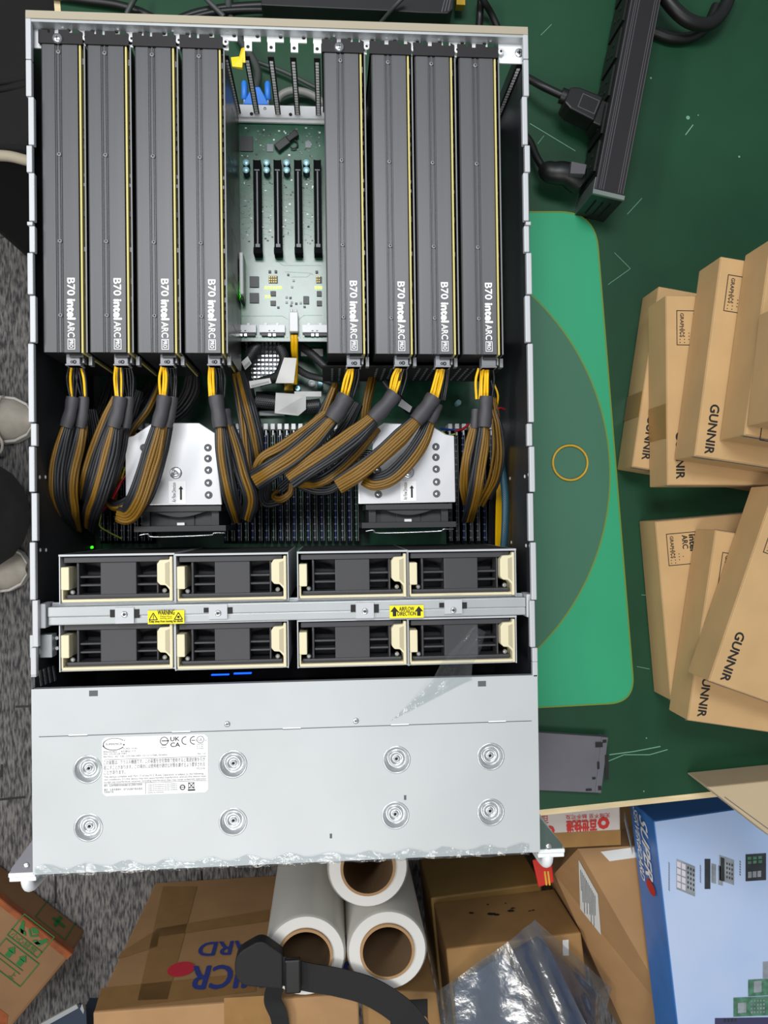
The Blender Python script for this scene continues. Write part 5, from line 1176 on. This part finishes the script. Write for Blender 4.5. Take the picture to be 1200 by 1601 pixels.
# carton with green handling marks, left
z = -.665; c2 = thing('taped_carton', 'brown taped carton with green handling marks on the floor at left', 'box', P(30, 1500, FZ))
C = P(112, 1492, z); A = P(0, 1405, z); d = (C - A); d.z = 0; d.normalize(); n_ = Vector((d.y, -d.x, 0))
def gp(u, v, zz=0): p = C + d * u + n_ * v; return Vector((p.x, p.y, zz))
mb = MB(); mb.prism([gp(0, 0).xy[:], gp(-.34, 0).xy[:], gp(-.34, .26).xy[:], gp(0, .26).xy[:]], FZ + .001, z); mb.build('body', 'carton_brown', c2, bevel=.006)
xd_ = d; yd_ = -n_
mb = MB(); zz = z + .0020
def g0(px, py): p = P(px, py, zz); return p
o = g0(10, 1462); wI = .074; hI = .052
mb.frame(o, xd_, yd_, wI, hI, .0018); mb.rect(o + yd_ * .014, xd_, yd_, wI, .0016); mb.text('小心轻放', .0125, o + xd_ * .006 + yd_ * .003, xd_, yd_, 0, 'L', 0, .058)
for s_ in (-1, 1):
    c = o + xd_ * (wI / 2 + s_ * .019) + yd_ * .020; mb.quad(c - xd_ * .006, c + xd_ * .006, c + xd_ * (s_ * .010 + .003) + yd_ * .020, c + xd_ * (s_ * .010 - .003) + yd_ * .020); mb.quad(c - xd_ * (.006 + s_ * .006), c + xd_ * (.006 - s_ * .006), c + xd_ * .006 + yd_ * .006, c - xd_ * .006 + yd_ * .006)
c = o + xd_ * wI / 2 + yd_ * .028; mb.quad(c - xd_ * .011 + yd_ * .004, c - yd_ * .004, c - yd_ * .0, c - xd_ * .011 + yd_ * .009); mb.quad(c + xd_ * .001 - yd_ * .004, c + xd_ * .011 + yd_ * .004, c + xd_ * .011 + yd_ * .009, c + xd_ * .001); mb.quad(c - xd_ * .010 + yd_ * .011, c + yd_ * .004, c + xd_ * .010 + yd_ * .011, c + yd_ * .017)
o = g0(-22, 1503); mb.frame(o, xd_, yd_, .082, .056, .0018); mb.rect(o + yd_ * .026, xd_, yd_, .066, .0016); mb.rect(o + yd_ * .018, xd_, yd_, .066, .0014); mb.text('上', .014, o + xd_ * .05 + yd_ * .004, xd_, yd_, 0)
for u in (.025, .052):
    c = o + xd_ * u + yd_ * .030; mb.quad(c - xd_ * .005, c + xd_ * .005, c + xd_ * .005 + yd_ * .013, c - xd_ * .005 + yd_ * .013); mb.add([c - xd_ * .009 + yd_ * .012, c + xd_ * .009 + yd_ * .012, c + yd_ * .023], [(0, 1, 2)])
mb.build('handling_mark', 'ink_green', c2, label='green printed handling marks')
nn = Vector((-n_.x, -n_.y, 0)); a = gp(-.10, -.0012, z - .025)
mb = MB(); mb.frame(a + Vector((0, 0, -.07)), d, Vector((0, 0, 1)), .075, .075, .002); q = a + d * .03; mb.rect(q + Vector((0, 0, -.03)), d, Vector((0, 0, 1)), .03, .008); mb.rect(q + Vector((0, 0, -.045)) + d * .008, d, Vector((0, 0, 1)), .008, .035); mb.build('side_mark', 'ink_green', c2)
mb = MB(); mb.prism([gp(-.34, .0).xy[:], gp(0, .0).xy[:], gp(0, .012).xy[:], gp(-.34, .008).xy[:]], z, z + .0012); mb.prism([gp(-.34, .165).xy[:], gp(-.02, .16).xy[:], gp(0, .19).xy[:], gp(-.34, .2).xy[:]], z, z + .001)
mb.prism([gp(-.34, -.001).xy[:], gp(.001, -.001).xy[:], gp(.001, 0).xy[:], gp(-.34, 0).xy[:]], z - .014, z); mb.build('tape', 'tape_orange', c2, label='orange brown packing tape')

# stretch film rolls
def roll(lb, px, py, R, zt, zb, rc):
    p = P(px, py, zt); t = thing('film_roll', lb, 'roll', (p.x, p.y, zb), group='stretch film rolls')
    mb = MB(); mb.lathe((p.x, p.y, 0), [(R, zb), (R, zt - .004), (R - .003, zt)], 48, 0, True, False); mb.lathe((p.x, p.y, 0), [(R - .003, zt), (rc + .004, zt)], 48, 1, False, False); mb.build('film', ['film_side', 'film_white'], t)
    mb = MB(); mb.lathe((p.x, p.y, 0), [(rc + .004, zb + .002), (rc + .004, zt + .004), (rc, zt + .004)], 40, 0, False, False); mb.lathe((p.x, p.y, 0), [(rc, zt + .004), (rc, zb + .002)], 40, 1, False, False); mb.build('core', ['core', 'core_in'], t, label='cardboard core')
    return p
roll('left stretch film roll with black strap across its end', 477, 1494, .0605, -.30, FZ + .001, .037)
roll('right stretch film roll standing in front of the others', 605, 1486, .0605, -.30, FZ + .001, .037)
roll('rear stretch film roll half hidden by the server front', 575, 1356, .0605, -.29, FZ + .001, .037)
# black strap with buckle
sb = thing('webbing_strap', 'black webbing strap with buckle lying over the left film roll', 'strap', P(470, 1510, -.28))
def webbing(pts, wd, m_='strap'):
    pp = pxc([(x, y, z_) for x, y, z_ in pts], 8); mb = MB(); n = len(pp); v = []
    for i, p in enumerate(pp):
        t = pp[min(i + 1, n - 1)] - pp[max(i - 1, 0)]; t.z = 0; t.normalize(); s = Vector((-t.y, t.x, 0)) * (wd / 2)
        v += [p - s, p + s, p + s - Vector((0, 0, .002)), p - s - Vector((0, 0, .002))]
    fs = []
    for i in range(n - 1):
        for k in range(4): fs.append((4 * i + k, 4 * i + (k + 1) % 4, 4 * i + 4 + (k + 1) % 4, 4 * i + 4 + k))
    mb.add([tuple(x) for x in v], fs + [(0, 1, 2, 3), (4 * n - 1, 4 * n - 2, 4 * n - 3, 4 * n - 4)]); return mb
webbing([(372, 1510, -.275), (400, 1512, -.270), (440, 1518, -.272), (480, 1528, -.280), (530, 1537, -.283), (580, 1552, -.285), (630, 1585, -.285), (660, 1625, -.285)], .041).build('band', 'strap', sb)
mb = MB(); mb.prism(rpoly([P2(366, 1492, -.27), P2(408, 1468, -.27), P2(442, 1492, -.27), P2(442, 1546, -.27), P2(368, 1540, -.27)], [.018, .012, .004, .004, .022]), -.290, -.268); mb.build('pad', 'strap', sb, bevel=.006)
a, b = P(445, 1555, -.265), P(470, 1500, -.265); mb = MB(); mb.box(a.x, b.x, a.y, b.y, -.274, -.264); mb.build('buckle', 'rubber', sb, bevel=.003)
webbing([(430, 1543, -.30), (426, 1565, -.315), (436, 1590, -.32), (440, 1625, -.325)], .026).build('tail', 'strap', sb)

# carton under the strap
def floor_box(name, lb, tp, z, zb, m_, skew=None):
    q = [P(x, y, z) for x, y in tp]; c = sum(q, Vector()) / len(q); t = thing(name, lb, 'box', (c.x, c.y, zb)); mb = MB(); mb.prism([p.xy[:] for p in q], zb + .0006, z); mb.build('body', m_, t, bevel=.003); return t
c3 = floor_box('brown_carton', 'brown carton with black corner print below the right film roll', [(563, 1547), (682, 1552), (700, 1680), (575, 1690)], -.36, FZ, 'carton_dark')
mb = MB(); a, b = P(610, 1601, -.359), P(668, 1562, -.359); mb.box(a.x, b.x, a.y - .03, b.y, -.3598, -.3592, 0); mb.ring((a.x + .035, b.y - .02, -.3588), .005, .010, 14, 1); mb.ring((a.x + .05, b.y - .034, -.3588), .004, .009, 14, 1); mb.build('printing', ['ink', 'carton_tan'], c3)
# two stacked cartons, centre right
lo = floor_box('yellowed_carton', 'yellowed carton standing under the smudged carton, near the film rolls', [(673, 1404), (846, 1381), (852, 1560), (690, 1580)], -.552, FZ, 'carton_ochre')
up_ = floor_box('smudged_carton', 'brown carton with dark smudges below the server front right', [(697, 1484), (908, 1458), (930, 1640), (715, 1665)], -.40, -.552, 'carton_dark')
a = P(908, 1458, -.40); b = P(697, 1484, -.40); o, xd_, yd_, w_, h_ = vface(a, b, -.40, -.552); nn = xd_.cross(yd_); off = nn * .001
mb = MB()
random.seed(11)
for px, py, r in ((737, 1427, .005), (768, 1429, .008), (798, 1424, .007), (801, 1420, .005), (828, 1424, .003), (833, 1423, .003), (790, 1412, .003), (762, 1414, .003), (776, 1430, .005)):
    p = fp(px, py); mb.add([tuple(p + xd_ * cos(t * pi / 5) * r * random.uniform(.6, 1.3) + yd_ * sin(t * pi / 5) * r * random.uniform(.3, .8)) for t in range(10)], [tuple(range(10))])
mb.build('smudge', 'ink', up_)
mb = MB(); p = P(884, 1481, -.399); mb.box(p.x - .005, p.x + .005, p.y - .014, p.y + .012, -.3996, -.3992); mb.build('small_label', 'paper', up_)
# clear packing tape and wire bits on the yellowed carton
rp = floor_box('red_packet', 'red packet with gold stripes between the cartons under the right handle', [(832, 1345), (862, 1340), (866, 1380), (842, 1388)], -.405, -.41, 'red_paper')
mb = MB()
for k in range(2): a, b = P(851 + k * 5, 1362, -.4045), P(854 + k * 5, 1384, -.4045); d = (b - a).normalized(); n_ = Vector((-d.y, d.x, 0)) * .0015; mb.hexa([tuple(a - n_), tuple(b - n_), tuple(b + n_), tuple(a + n_)], [tuple(v + Vector((0, 0, .0005))) for v in (a - n_, b - n_, b + n_, a + n_)])
mb.build('gold_stripe', 'gold_print', rp)
# tall brown carton with white label, leaning against the blue box
z = -.30; T1, T2, B1, B2 = P(903, 1327, z), P(1014, 1520, z), P(866, 1366, -.42), P(990, 1640, -.42)
T2 = T1 + (T2 - T1) * 1.6; B2 = B1 + (B2 - B1) * 1.1
R1, R2 = P(1085, 1318, z), P(1250, 1640, z)
c5 = thing('tall_carton', 'tall brown carton with white side label under the blue box', 'box', (T1.x + .1, T1.y - .15, FZ))
mb = MB(); fl4 = lambda v, zz: (v.x, v.y, zz)
mb.hexa([fl4(B1, FZ + .001), fl4(B2, FZ + .001), fl4(R2, FZ + .001), fl4(R1, FZ + .001)], [fl4(B1, -.42), fl4(B2, -.42), fl4(R2, -.42), fl4(R1, -.42)])
mb.hexa([fl4(B1, -.42), fl4(B2, -.42), fl4(R2, -.42), fl4(R1, -.42)], [tuple(T1), tuple(T2), tuple(R2), tuple(R1)]); mb.build('body', 'carton_tan', c5)
d = (T2 - T1).normalized(); nn = (T2 - T1).cross(B1 - T1).normalized()
if nn.z < 0: nn = -nn
up_d = nn.cross(d)
if up_d.z < 0: up_d = -up_d
o = T1; off = nn * .001
mb = MB(); A_, B_, C_, D__ = fp(904, 1344), fp(934, 1398), fp(941, 1486), fp(907, 1434)
mb.quad(A_, B_, C_, D__, 0); dn = (D__ - A_); rt_ = (B_ - A_)
for k in range(11):
    a = A_ + rt_ * (.10 + .075 * k) + dn * .10 + nn * .0006; b = A_ + rt_ * (.10 + .075 * k) + dn * min(.92, .45 + .4 * ((k * 7) % 5) / 5) + nn * .0006; e = rt_ * .03; mb.quad(a, b, b + e, a + e, 1)
mb.build('side_label', ['paper', 'ink_grey'], c5, label='white printed side label')
off = nn * .0015; mb = MB(); a = fp(960, 1524); b = fp(1002, 1610); xd2 = (b - a).normalized(); mb.text('SUPER', .036, a, xd2, nn.cross(xd2), 0, 'L', .25, .17, .0010); mb.build('lettering', 'ink_blue', c5, label='blue printed lettering')
a, b = P(938, 1322, z), P(985, 1345, z); mb = MB(); mb.prism([P2(938, 1331, z), P2(990, 1324, z), P2(995, 1340, z), P2(952, 1346, z)], z + .0004, z + .0012); mb.build('paper_label', 'paper', c5)
# white courier carton with red print
z = -.20; wa, wb = P(838, 1322, z), P(985, 1300, z)
z = -.18; zbo = -.2985
c6 = thing('courier_carton', 'white courier carton with red print just below the bench edge', 'box', P(920, 1290, zbo))
qq = [P(852, 1326, z), P(1010, 1318, z)]; d = (qq[1] - qq[0]); d.z = 0; d.normalize(); n_ = Vector((-d.y, d.x, 0))
mb = MB(); mb.prism([qq[0].xy[:], (qq[0] + d * .106).xy[:], (qq[0] + d * .106 + n_ * .16).xy[:], (qq[0] + n_ * .16).xy[:]], zbo, z); mb.build('body', 'white_carton', c6, bevel=.002)
mb = MB(); a = P(858, 1325, z); mb.prism([(qq[0] - n_ * .0004).xy[:], (qq[0] + d * .1055 - n_ * .0004).xy[:], (qq[0] + d * .1055 + n_ * .020).xy[:], (qq[0] + n_ * .020).xy[:]], z, z + .0006); mb.build('tape', 'tape', c6)
mb = MB(); zz = z + .0009
o = P(942, 1284, zz); mb.text('百世快递', .0165, P(932, 1283, zz), -d, -n_, 0, 'L', 0, .042, .0006); mb.text('BEST EXPRESS', .0055, P(932, 1280.5, zz), -d, -n_, 0, 'L', 0, .034)
mb.text('无微不至 触手可及', .0065, P(953, 1272, zz), -d, -n_, 0, 'L', 0, .062)
p = P(943, 1287, zz); mb.ring(p, .0035, .0085, 8, 0); mb.text('百', .012, P(857, 1276, zz), -d, -n_, 0); p = P(859, 1299, zz); mb.ring(p, .003, .007, 8, 0); mb.build('red_print', 'red_print', c6, label='red printed courier name')

# blue motherboard box
z = -.20; h_ = .09
ta, tb_ = P(1022, 1284, z), P(1059, 1605, z); d = (tb_ - ta); d.z = 0; L = .42; d.normalize(); n_ = Vector((-d.y, d.x, 0))
if n_.x < 0: n_ = -n_
bb = thing('blue_box', 'blue and sky printed hardware box with white lettering below the bench', 'box', (ta + d * .2 + n_ * .15).xy[:] + (z - h_,))
def bp(u, v, zz): p = ta + d * u + n_ * v; return Vector((p.x, p.y, zz))
mb = MB(); mb.prism([bp(0, 0, 0).xy[:], bp(L, 0, 0).xy[:], bp(L, .32, 0).xy[:], bp(0, .32, 0).xy[:]], z - h_ + .0005, z - .001); bdy = mb.build('body', 'blue_box', bb, bevel=.002)
mb = MB(); mb.prism([bp(.001, .001, 0).xy[:], bp(L, .001, 0).xy[:], bp(L, .32, 0).xy[:], bp(.001, .32, 0).xy[:]], z - .001, z); tpn = mb.build('top_panel', 'sky_box', bb, label='pale sky blue printed top')
nn = -n_; up3 = Vector((0, 0, 1)); o_ = bp(0, -.0012, z - h_)
mb = MB(); mb.text('SUPER', .036, o_ + d * .010 + up3 * .038, d, up3, 0, 'L', .35, .090, .0009); mb.build('lettering', 'print_white', bdy, label='large white printed lettering')
mb = MB(); mb.text('SERVERBOARD', .022, o_ + d * .006 + up3 * .016, d, up3, 0, 'L', .35, .108, .0003); mb.build('lettering', 'print_white', bdy, label='small white printed lettering')
mb = MB(); mb.ring(o_ + d * .112 + up3 * .052 + nn * .0003, 0, .0105, 20, 0, d, up3, 1.5); mb.build('red_dot', 'red_print', bdy, label='red printed dot')
mb = MB(); zz = z + .0006
def tp4(pts, m_): mb.add([tuple(P(x, y, zz)) for x, y in pts][::-1], [(0, 1, 2, 3)], m_)
def skewed(x0_, y0_, x1_, y1_, sk, m_, nx=1, ny=1, gap=.12):
    for i in range(nx):
        for j in range(ny):
            a0_, a1_ = (i + gap / 2) / nx, (i + 1 - gap / 2) / nx; b0_, b1_ = (j + gap / 2) / ny, (j + 1 - gap / 2) / ny
            tp4([(x0_ + (x1_ - x0_) * u, y0_ + (y1_ - y0_) * v + sk * u) for u, v in ((a0_, b0_), (a1_, b0_), (a1_, b1_), (a0_, b1_))], m_)
def pic():
    global mb
    mb.build('product_picture', ['picture_grey', 'picture_grey', 'picture_dark', 'picture_pink', 'picture_green', 'picture_purple', 'ink_grey'], tpn); mb = MB()
skewed(1057, 1343, 1086, 1390, 12, 1, 1, 1, 0); zz += .0003; skewed(1057, 1345, 1072, 1388, 6, 3, 2, 4, .2); skewed(1073, 1352, 1086, 1390, 6, 2, 3, 5, .5); zz -= .0003; pic()
skewed(1101, 1343, 1110, 1390, 0, 2, 1, 1, 0); skewed(1110, 1343, 1131, 1386, 6, 0, 2, 1, .3); skewed(1124, 1337, 1147, 1376, 8, 1, 1, 1, 0); zz += .0003; skewed(1126, 1340, 1132, 1376, 2, 2, 1, 1, 0); skewed(1134, 1346, 1146, 1374, 4, 2, 3, 4, .5); zz -= .0003; pic()
skewed(1165, 1336, 1197, 1378, -2, 2, 1, 1, 0); zz += .0003; skewed(1167, 1339, 1192, 1352, -2, 4, 3, 2, .3); skewed(1168, 1362, 1190, 1374, -2, 0, 3, 1, .2); zz -= .0003; pic()
skewed(1044, 1345, 1047, 1390, 6, 6, 1, 12, .4); pic(); skewed(1093, 1350, 1096, 1378, 5, 6, 1, 8, .4); pic(); skewed(1155, 1344, 1158, 1368, 3, 6, 1, 6, .4); pic()
skewed(1117, 1592, 1240, 1640, -2, 5, 1, 1, 0); skewed(1146, 1560, 1240, 1590, -4, 4, 1, 1, 0); skewed(1169, 1532, 1240, 1558, -4, 4, 1, 1, 0); skewed(1192, 1504, 1240, 1530, -2, 1, 1, 1, 0)
zz += .0003; skewed(1153, 1568, 1166, 1584, -1, 0, 1, 1, 0); skewed(1178, 1534, 1190, 1552, -1, 0, 1, 1, 0); skewed(1130, 1592, 1152, 1600, -1, 2, 4, 1, .4); skewed(1172, 1562, 1196, 1586, -1, 1, 5, 4, .5)
pic()
# box of cards leaning between (white flap edge)
mb = MB(); a = P(975, 1280, -.29); b = P(988, 1335, -.29); mb.hexa([tuple(a), tuple(b), tuple(b + Vector((.012, .0, -.03))), tuple(a + Vector((.012, 0, -.03)))], [tuple(a + Vector((0, 0, .002))), tuple(b + Vector((0, 0, .002))), tuple(b + Vector((.012, 0, -.028))), tuple(a + Vector((.012, 0, -.028)))])
mb.build('open_flap', 'paper', bb)

# clear antistatic bag with board inside
bg = thing('plastic_bag', 'clear crumpled plastic bag with dark contents on the smudged carton', 'bag', P(820, 1560, -.399))
zb_ = -.395
rnd = random.Random(5); mb = MB()
def panel(a, b, c, e, nu=9, nv=12, amp=.004):
    """Film panel between four pixel+height corners, wrinkled inside."""
    a, b, c, e = [P(*q) for q in (a, b, c, e)]; vs = []
    for i in range(nu + 1):
        for k in range(nv + 1):
            u, v = i / nu, k / nv; p = a * (1 - u) * (1 - v) + b * u * (1 - v) + c * u * v + e * (1 - u) * v
            w_ = 4 * min(u, 1 - u) * (.3 + v); vs.append(tuple(p + Vector((0, 0, w_ * (amp * sin(u * 9 + v * 3) + rnd.uniform(-amp, amp) * .7)))))
    mb.add(vs, [(i * (nv + 1) + k, (i + 1) * (nv + 1) + k, (i + 1) * (nv + 1) + k + 1, i * (nv + 1) + k + 1) for i in range(nu) for k in range(nv)], 0, True)
panel((690, 1545, -.385), (794, 1472, -.355), (868, 1620, -.31), (700, 1640, -.37))
panel((794, 1472, -.355), (836, 1438, -.375), (925, 1620, -.32), (868, 1620, -.31))
panel((836, 1438, -.375), (956, 1545, -.385), (935, 1630, -.38), (925, 1620, -.32))
panel((672, 1560, -.392), (690, 1545, -.385), (700, 1640, -.37), (668, 1640, -.392), 4, 8)
mb.build('film', 'clear_bag', bg)
mb = MB(); mb.prism([P2(712, 1552, -.37), P2(790, 1500, -.37), P2(850, 1600, -.37), P2(840, 1690, -.37), P2(720, 1690, -.37)], -.392, -.384, 1); mb.prism([P2(800, 1500, -.37), P2(845, 1475, -.37), P2(935, 1560, -.37), P2(930, 1690, -.37), P2(850, 1690, -.37)], -.392, -.382, 0); mb.build('wrapped_board', ['bag_board', 'bag_foam'], bg)
# grey metal bracket bottom left
gm = thing('metal_bracket', 'grey blue metal bracket lying on the floor at bottom left', 'bracket', P(105, 1600, FZ))
z = -.60; mb = MB(); mb.prism([P2(66, 1600, z), P2(124, 1570, z), P2(134, 1574, z), P2(138, 1660, z), P2(70, 1690, z)], z - .004, z); mb.prism([P2(100, 1640, z), P2(130, 1640, z), P2(130, 1670, z), P2(100, 1670, z)], FZ + .0005, z - .004); mb.build('plate', 'metal_blue', gm)
mb = MB(); mb.prism([P2(66, 1597, z), P2(121, 1567, z), P2(124, 1573, z), P2(68, 1604, z)], z, z + .006); mb.prism([P2(128, 1572, z), P2(131, 1564, z), P2(134, 1574, z), P2(133, 1580, z)], z, z + .01); mb.build('flange', 'galvanised', gm)

# ---------------------------------------------------------------- person standing at the left: shoes and dark trousers
ps = thing('person', 'person in dark wide trousers and pale laced canvas shoes standing at the left edge', 'person', P(-20, 760, FZ))
def shoe(px, py, name):
    tip = P(px, py, FZ); mb = MB(); secs = []
    # length runs along -X from the toe
    prof = [(0, .010, .030, .0), (.012, .030, .042, 0), (.035, .042, .052, 0), (.07, .046, .062, 0), (.11, .045, .082, 0), (.15, .041, .098, 0), (.20, .036, .100, 0), (.255, .034, .096, 0), (.275, .022, .080, 0)]
    N = 20; vs = []
    for (u, hw, hh, _) in prof:
        for k in range(N):
            q = 2 * pi * k / N; yy = cos(q) * hw * (1 if sin(q) < 0 else 1 - .25 * sin(q)); zz = .020 + max(0, sin(q)) * (hh - .020) - max(0, -sin(q)) * .004
            vs.append((tip.x - u, tip.y + yy, FZ + zz))
    n = len(prof); mb.add(vs, [(i * N + k, i * N + (k + 1) % N, (i + 1) * N + (k + 1) % N, (i + 1) * N + k) for i in range(n - 1) for k in range(N)] + [tuple(range(N)), tuple(range((n - 1) * N, n * N))], 0, True)
    s = mb.build('shoe', 'canvas_white', ps, label='pale canvas shoe')
    mb = MB(); ol = [(tip.x - u, tip.y + hw + .003) for u, hw, *_ in prof] + [(tip.x - u, tip.y - hw - .003) for u, hw, *_ in prof[::-1]]; mb.prism(ol, FZ + .0005, FZ + .024); mb.build('sole', 'shoe_sole', s, bevel=.002)
    mb = MB()
    for k in range(5): u = .075 + k * .017; hz = FZ + .066 + k * .0085; mb.tube(curve([(tip.x - u, tip.y - .026, hz - .010), (tip.x - u - .006, tip.y - .010, hz + .003), (tip.x - u + .004, tip.y + .012, hz + .003), (tip.x - u - .004, tip.y + .026, hz - .010)], 4), .003, 6)
    mb.tube(curve([(tip.x - .07, tip.y - .02, FZ + .066), (tip.x - .05, tip.y - .045, FZ + .05), (tip.x - .062, tip.y - .068, FZ + .03), (tip.x - .085, tip.y - .060, FZ + .035), (tip.x - .082, tip.y - .035, FZ + .055)], 5), .0028, 6)
    mb.tube([(tip.x - .055, tip.y + .046 * cos(t), FZ + .024 + .036 * sin(t)) for t in [pi * i / 12 for i in range(13)]], .002, 6)
    mb.build('lace', 'shoe_seam', s); return tip
t1 = shoe(58, 658, 'a'); t2 = shoe(49, 888, 'b')
def leg(ank, knee, hip, r):
    mb = MB(); pp = curve([ank, (ank + knee) / 2, knee, (knee + hip) / 2, hip], 6); n = len(pp); mb.tube(pp, [r[0] + (r[1] - r[0]) * i / (n - 1) + .004 * sin(i * 1.7) for i in range(n)], 18); return mb
a1 = Vector((t1.x - .225, t1.y, FZ + .085)); a2 = P(-28, 806, FZ + .06)
hip = Vector((t1.x - .34, (t1.y + t2.y) / 2, FZ + .90))
mb = leg(a1, Vector((a1.x - .01, a1.y - .01, FZ + .48)), hip + Vector((0, .085, 0)), (.068, .09)); mb2 = leg(a2, Vector((a2.x - .10, a2.y + .0, FZ + .46)), hip + Vector((0, -.085, 0)), (.104, .10))
mb.add(mb2.v, mb2.f, 0, True); mb.tube(curve([hip + Vector((0, 0, -.08)), hip, hip + Vector((0, 0, .08)), hip + Vector((0, 0, .12))], 4), [.11] * 3 + [.15] * 6 + [.14] * 4, 18, 0, True, 1.0)
mb.build('trousers', 'trouser', ps, label='dark wide trousers')
def inner(ank, knee, hp): return curve([ank + Vector((0, 0, -.03)), (ank + knee) / 2, knee, (knee + hp) / 2, hp], 6)
k1 = Vector((a1.x - .01, a1.y - .01, FZ + .48)); k2 = Vector((a2.x - .10, a2.y, FZ + .46)); mb = MB()
for an, kn, hp in ((a1, k1, hip + Vector((0, .085, 0))), (a2, k2, hip + Vector((0, -.085, 0)))): pp = inner(an, kn, hp); mb.tube(pp, [.036 + .030 * i_ / (len(pp) - 1) for i_ in range(len(pp))], 12)
mb.tube([hip + Vector((0, -.07, .02)), hip + Vector((0, .07, .02))], .07, 12)
mb.build('body', 'skin', ps)
# black bag with pale piping at the upper left
bgx = thing('black_bag', 'black padded bag with pale piping standing left of the server rear', 'bag', P(-40, 120, FZ))
z = -.25; q = [P2(-160, -150, z), P2(104, -150, z), P2(100, 30, z), P2(72, 205, z), P2(46, 238, z), P2(-160, 238, z)]
mb = MB(); mb.prism(q, FZ + .002, z); bo = mb.build('body', 'bag_cloth', bgx, bevel=.02, seg=4)
mb = MB(); mb.tube(pxc([(-160, 243, z + .004), (-40, 243, z + .006), (10, 244, z + .006), (38, 250, z + .004), (58, 255, z)], 6), .0075, 10); mb.build('piping', 'bag_piping', bgx, label='pale piping')
mb = MB()
for k, yy in enumerate((128, 139)): mb.tube(pxc([(-120, yy, z + .001), (-20, yy + 3, z + .001), (45, yy - 6, z - .002)], 5), .004, 6)
mb.build('seam', 'bag_cloth', bgx)
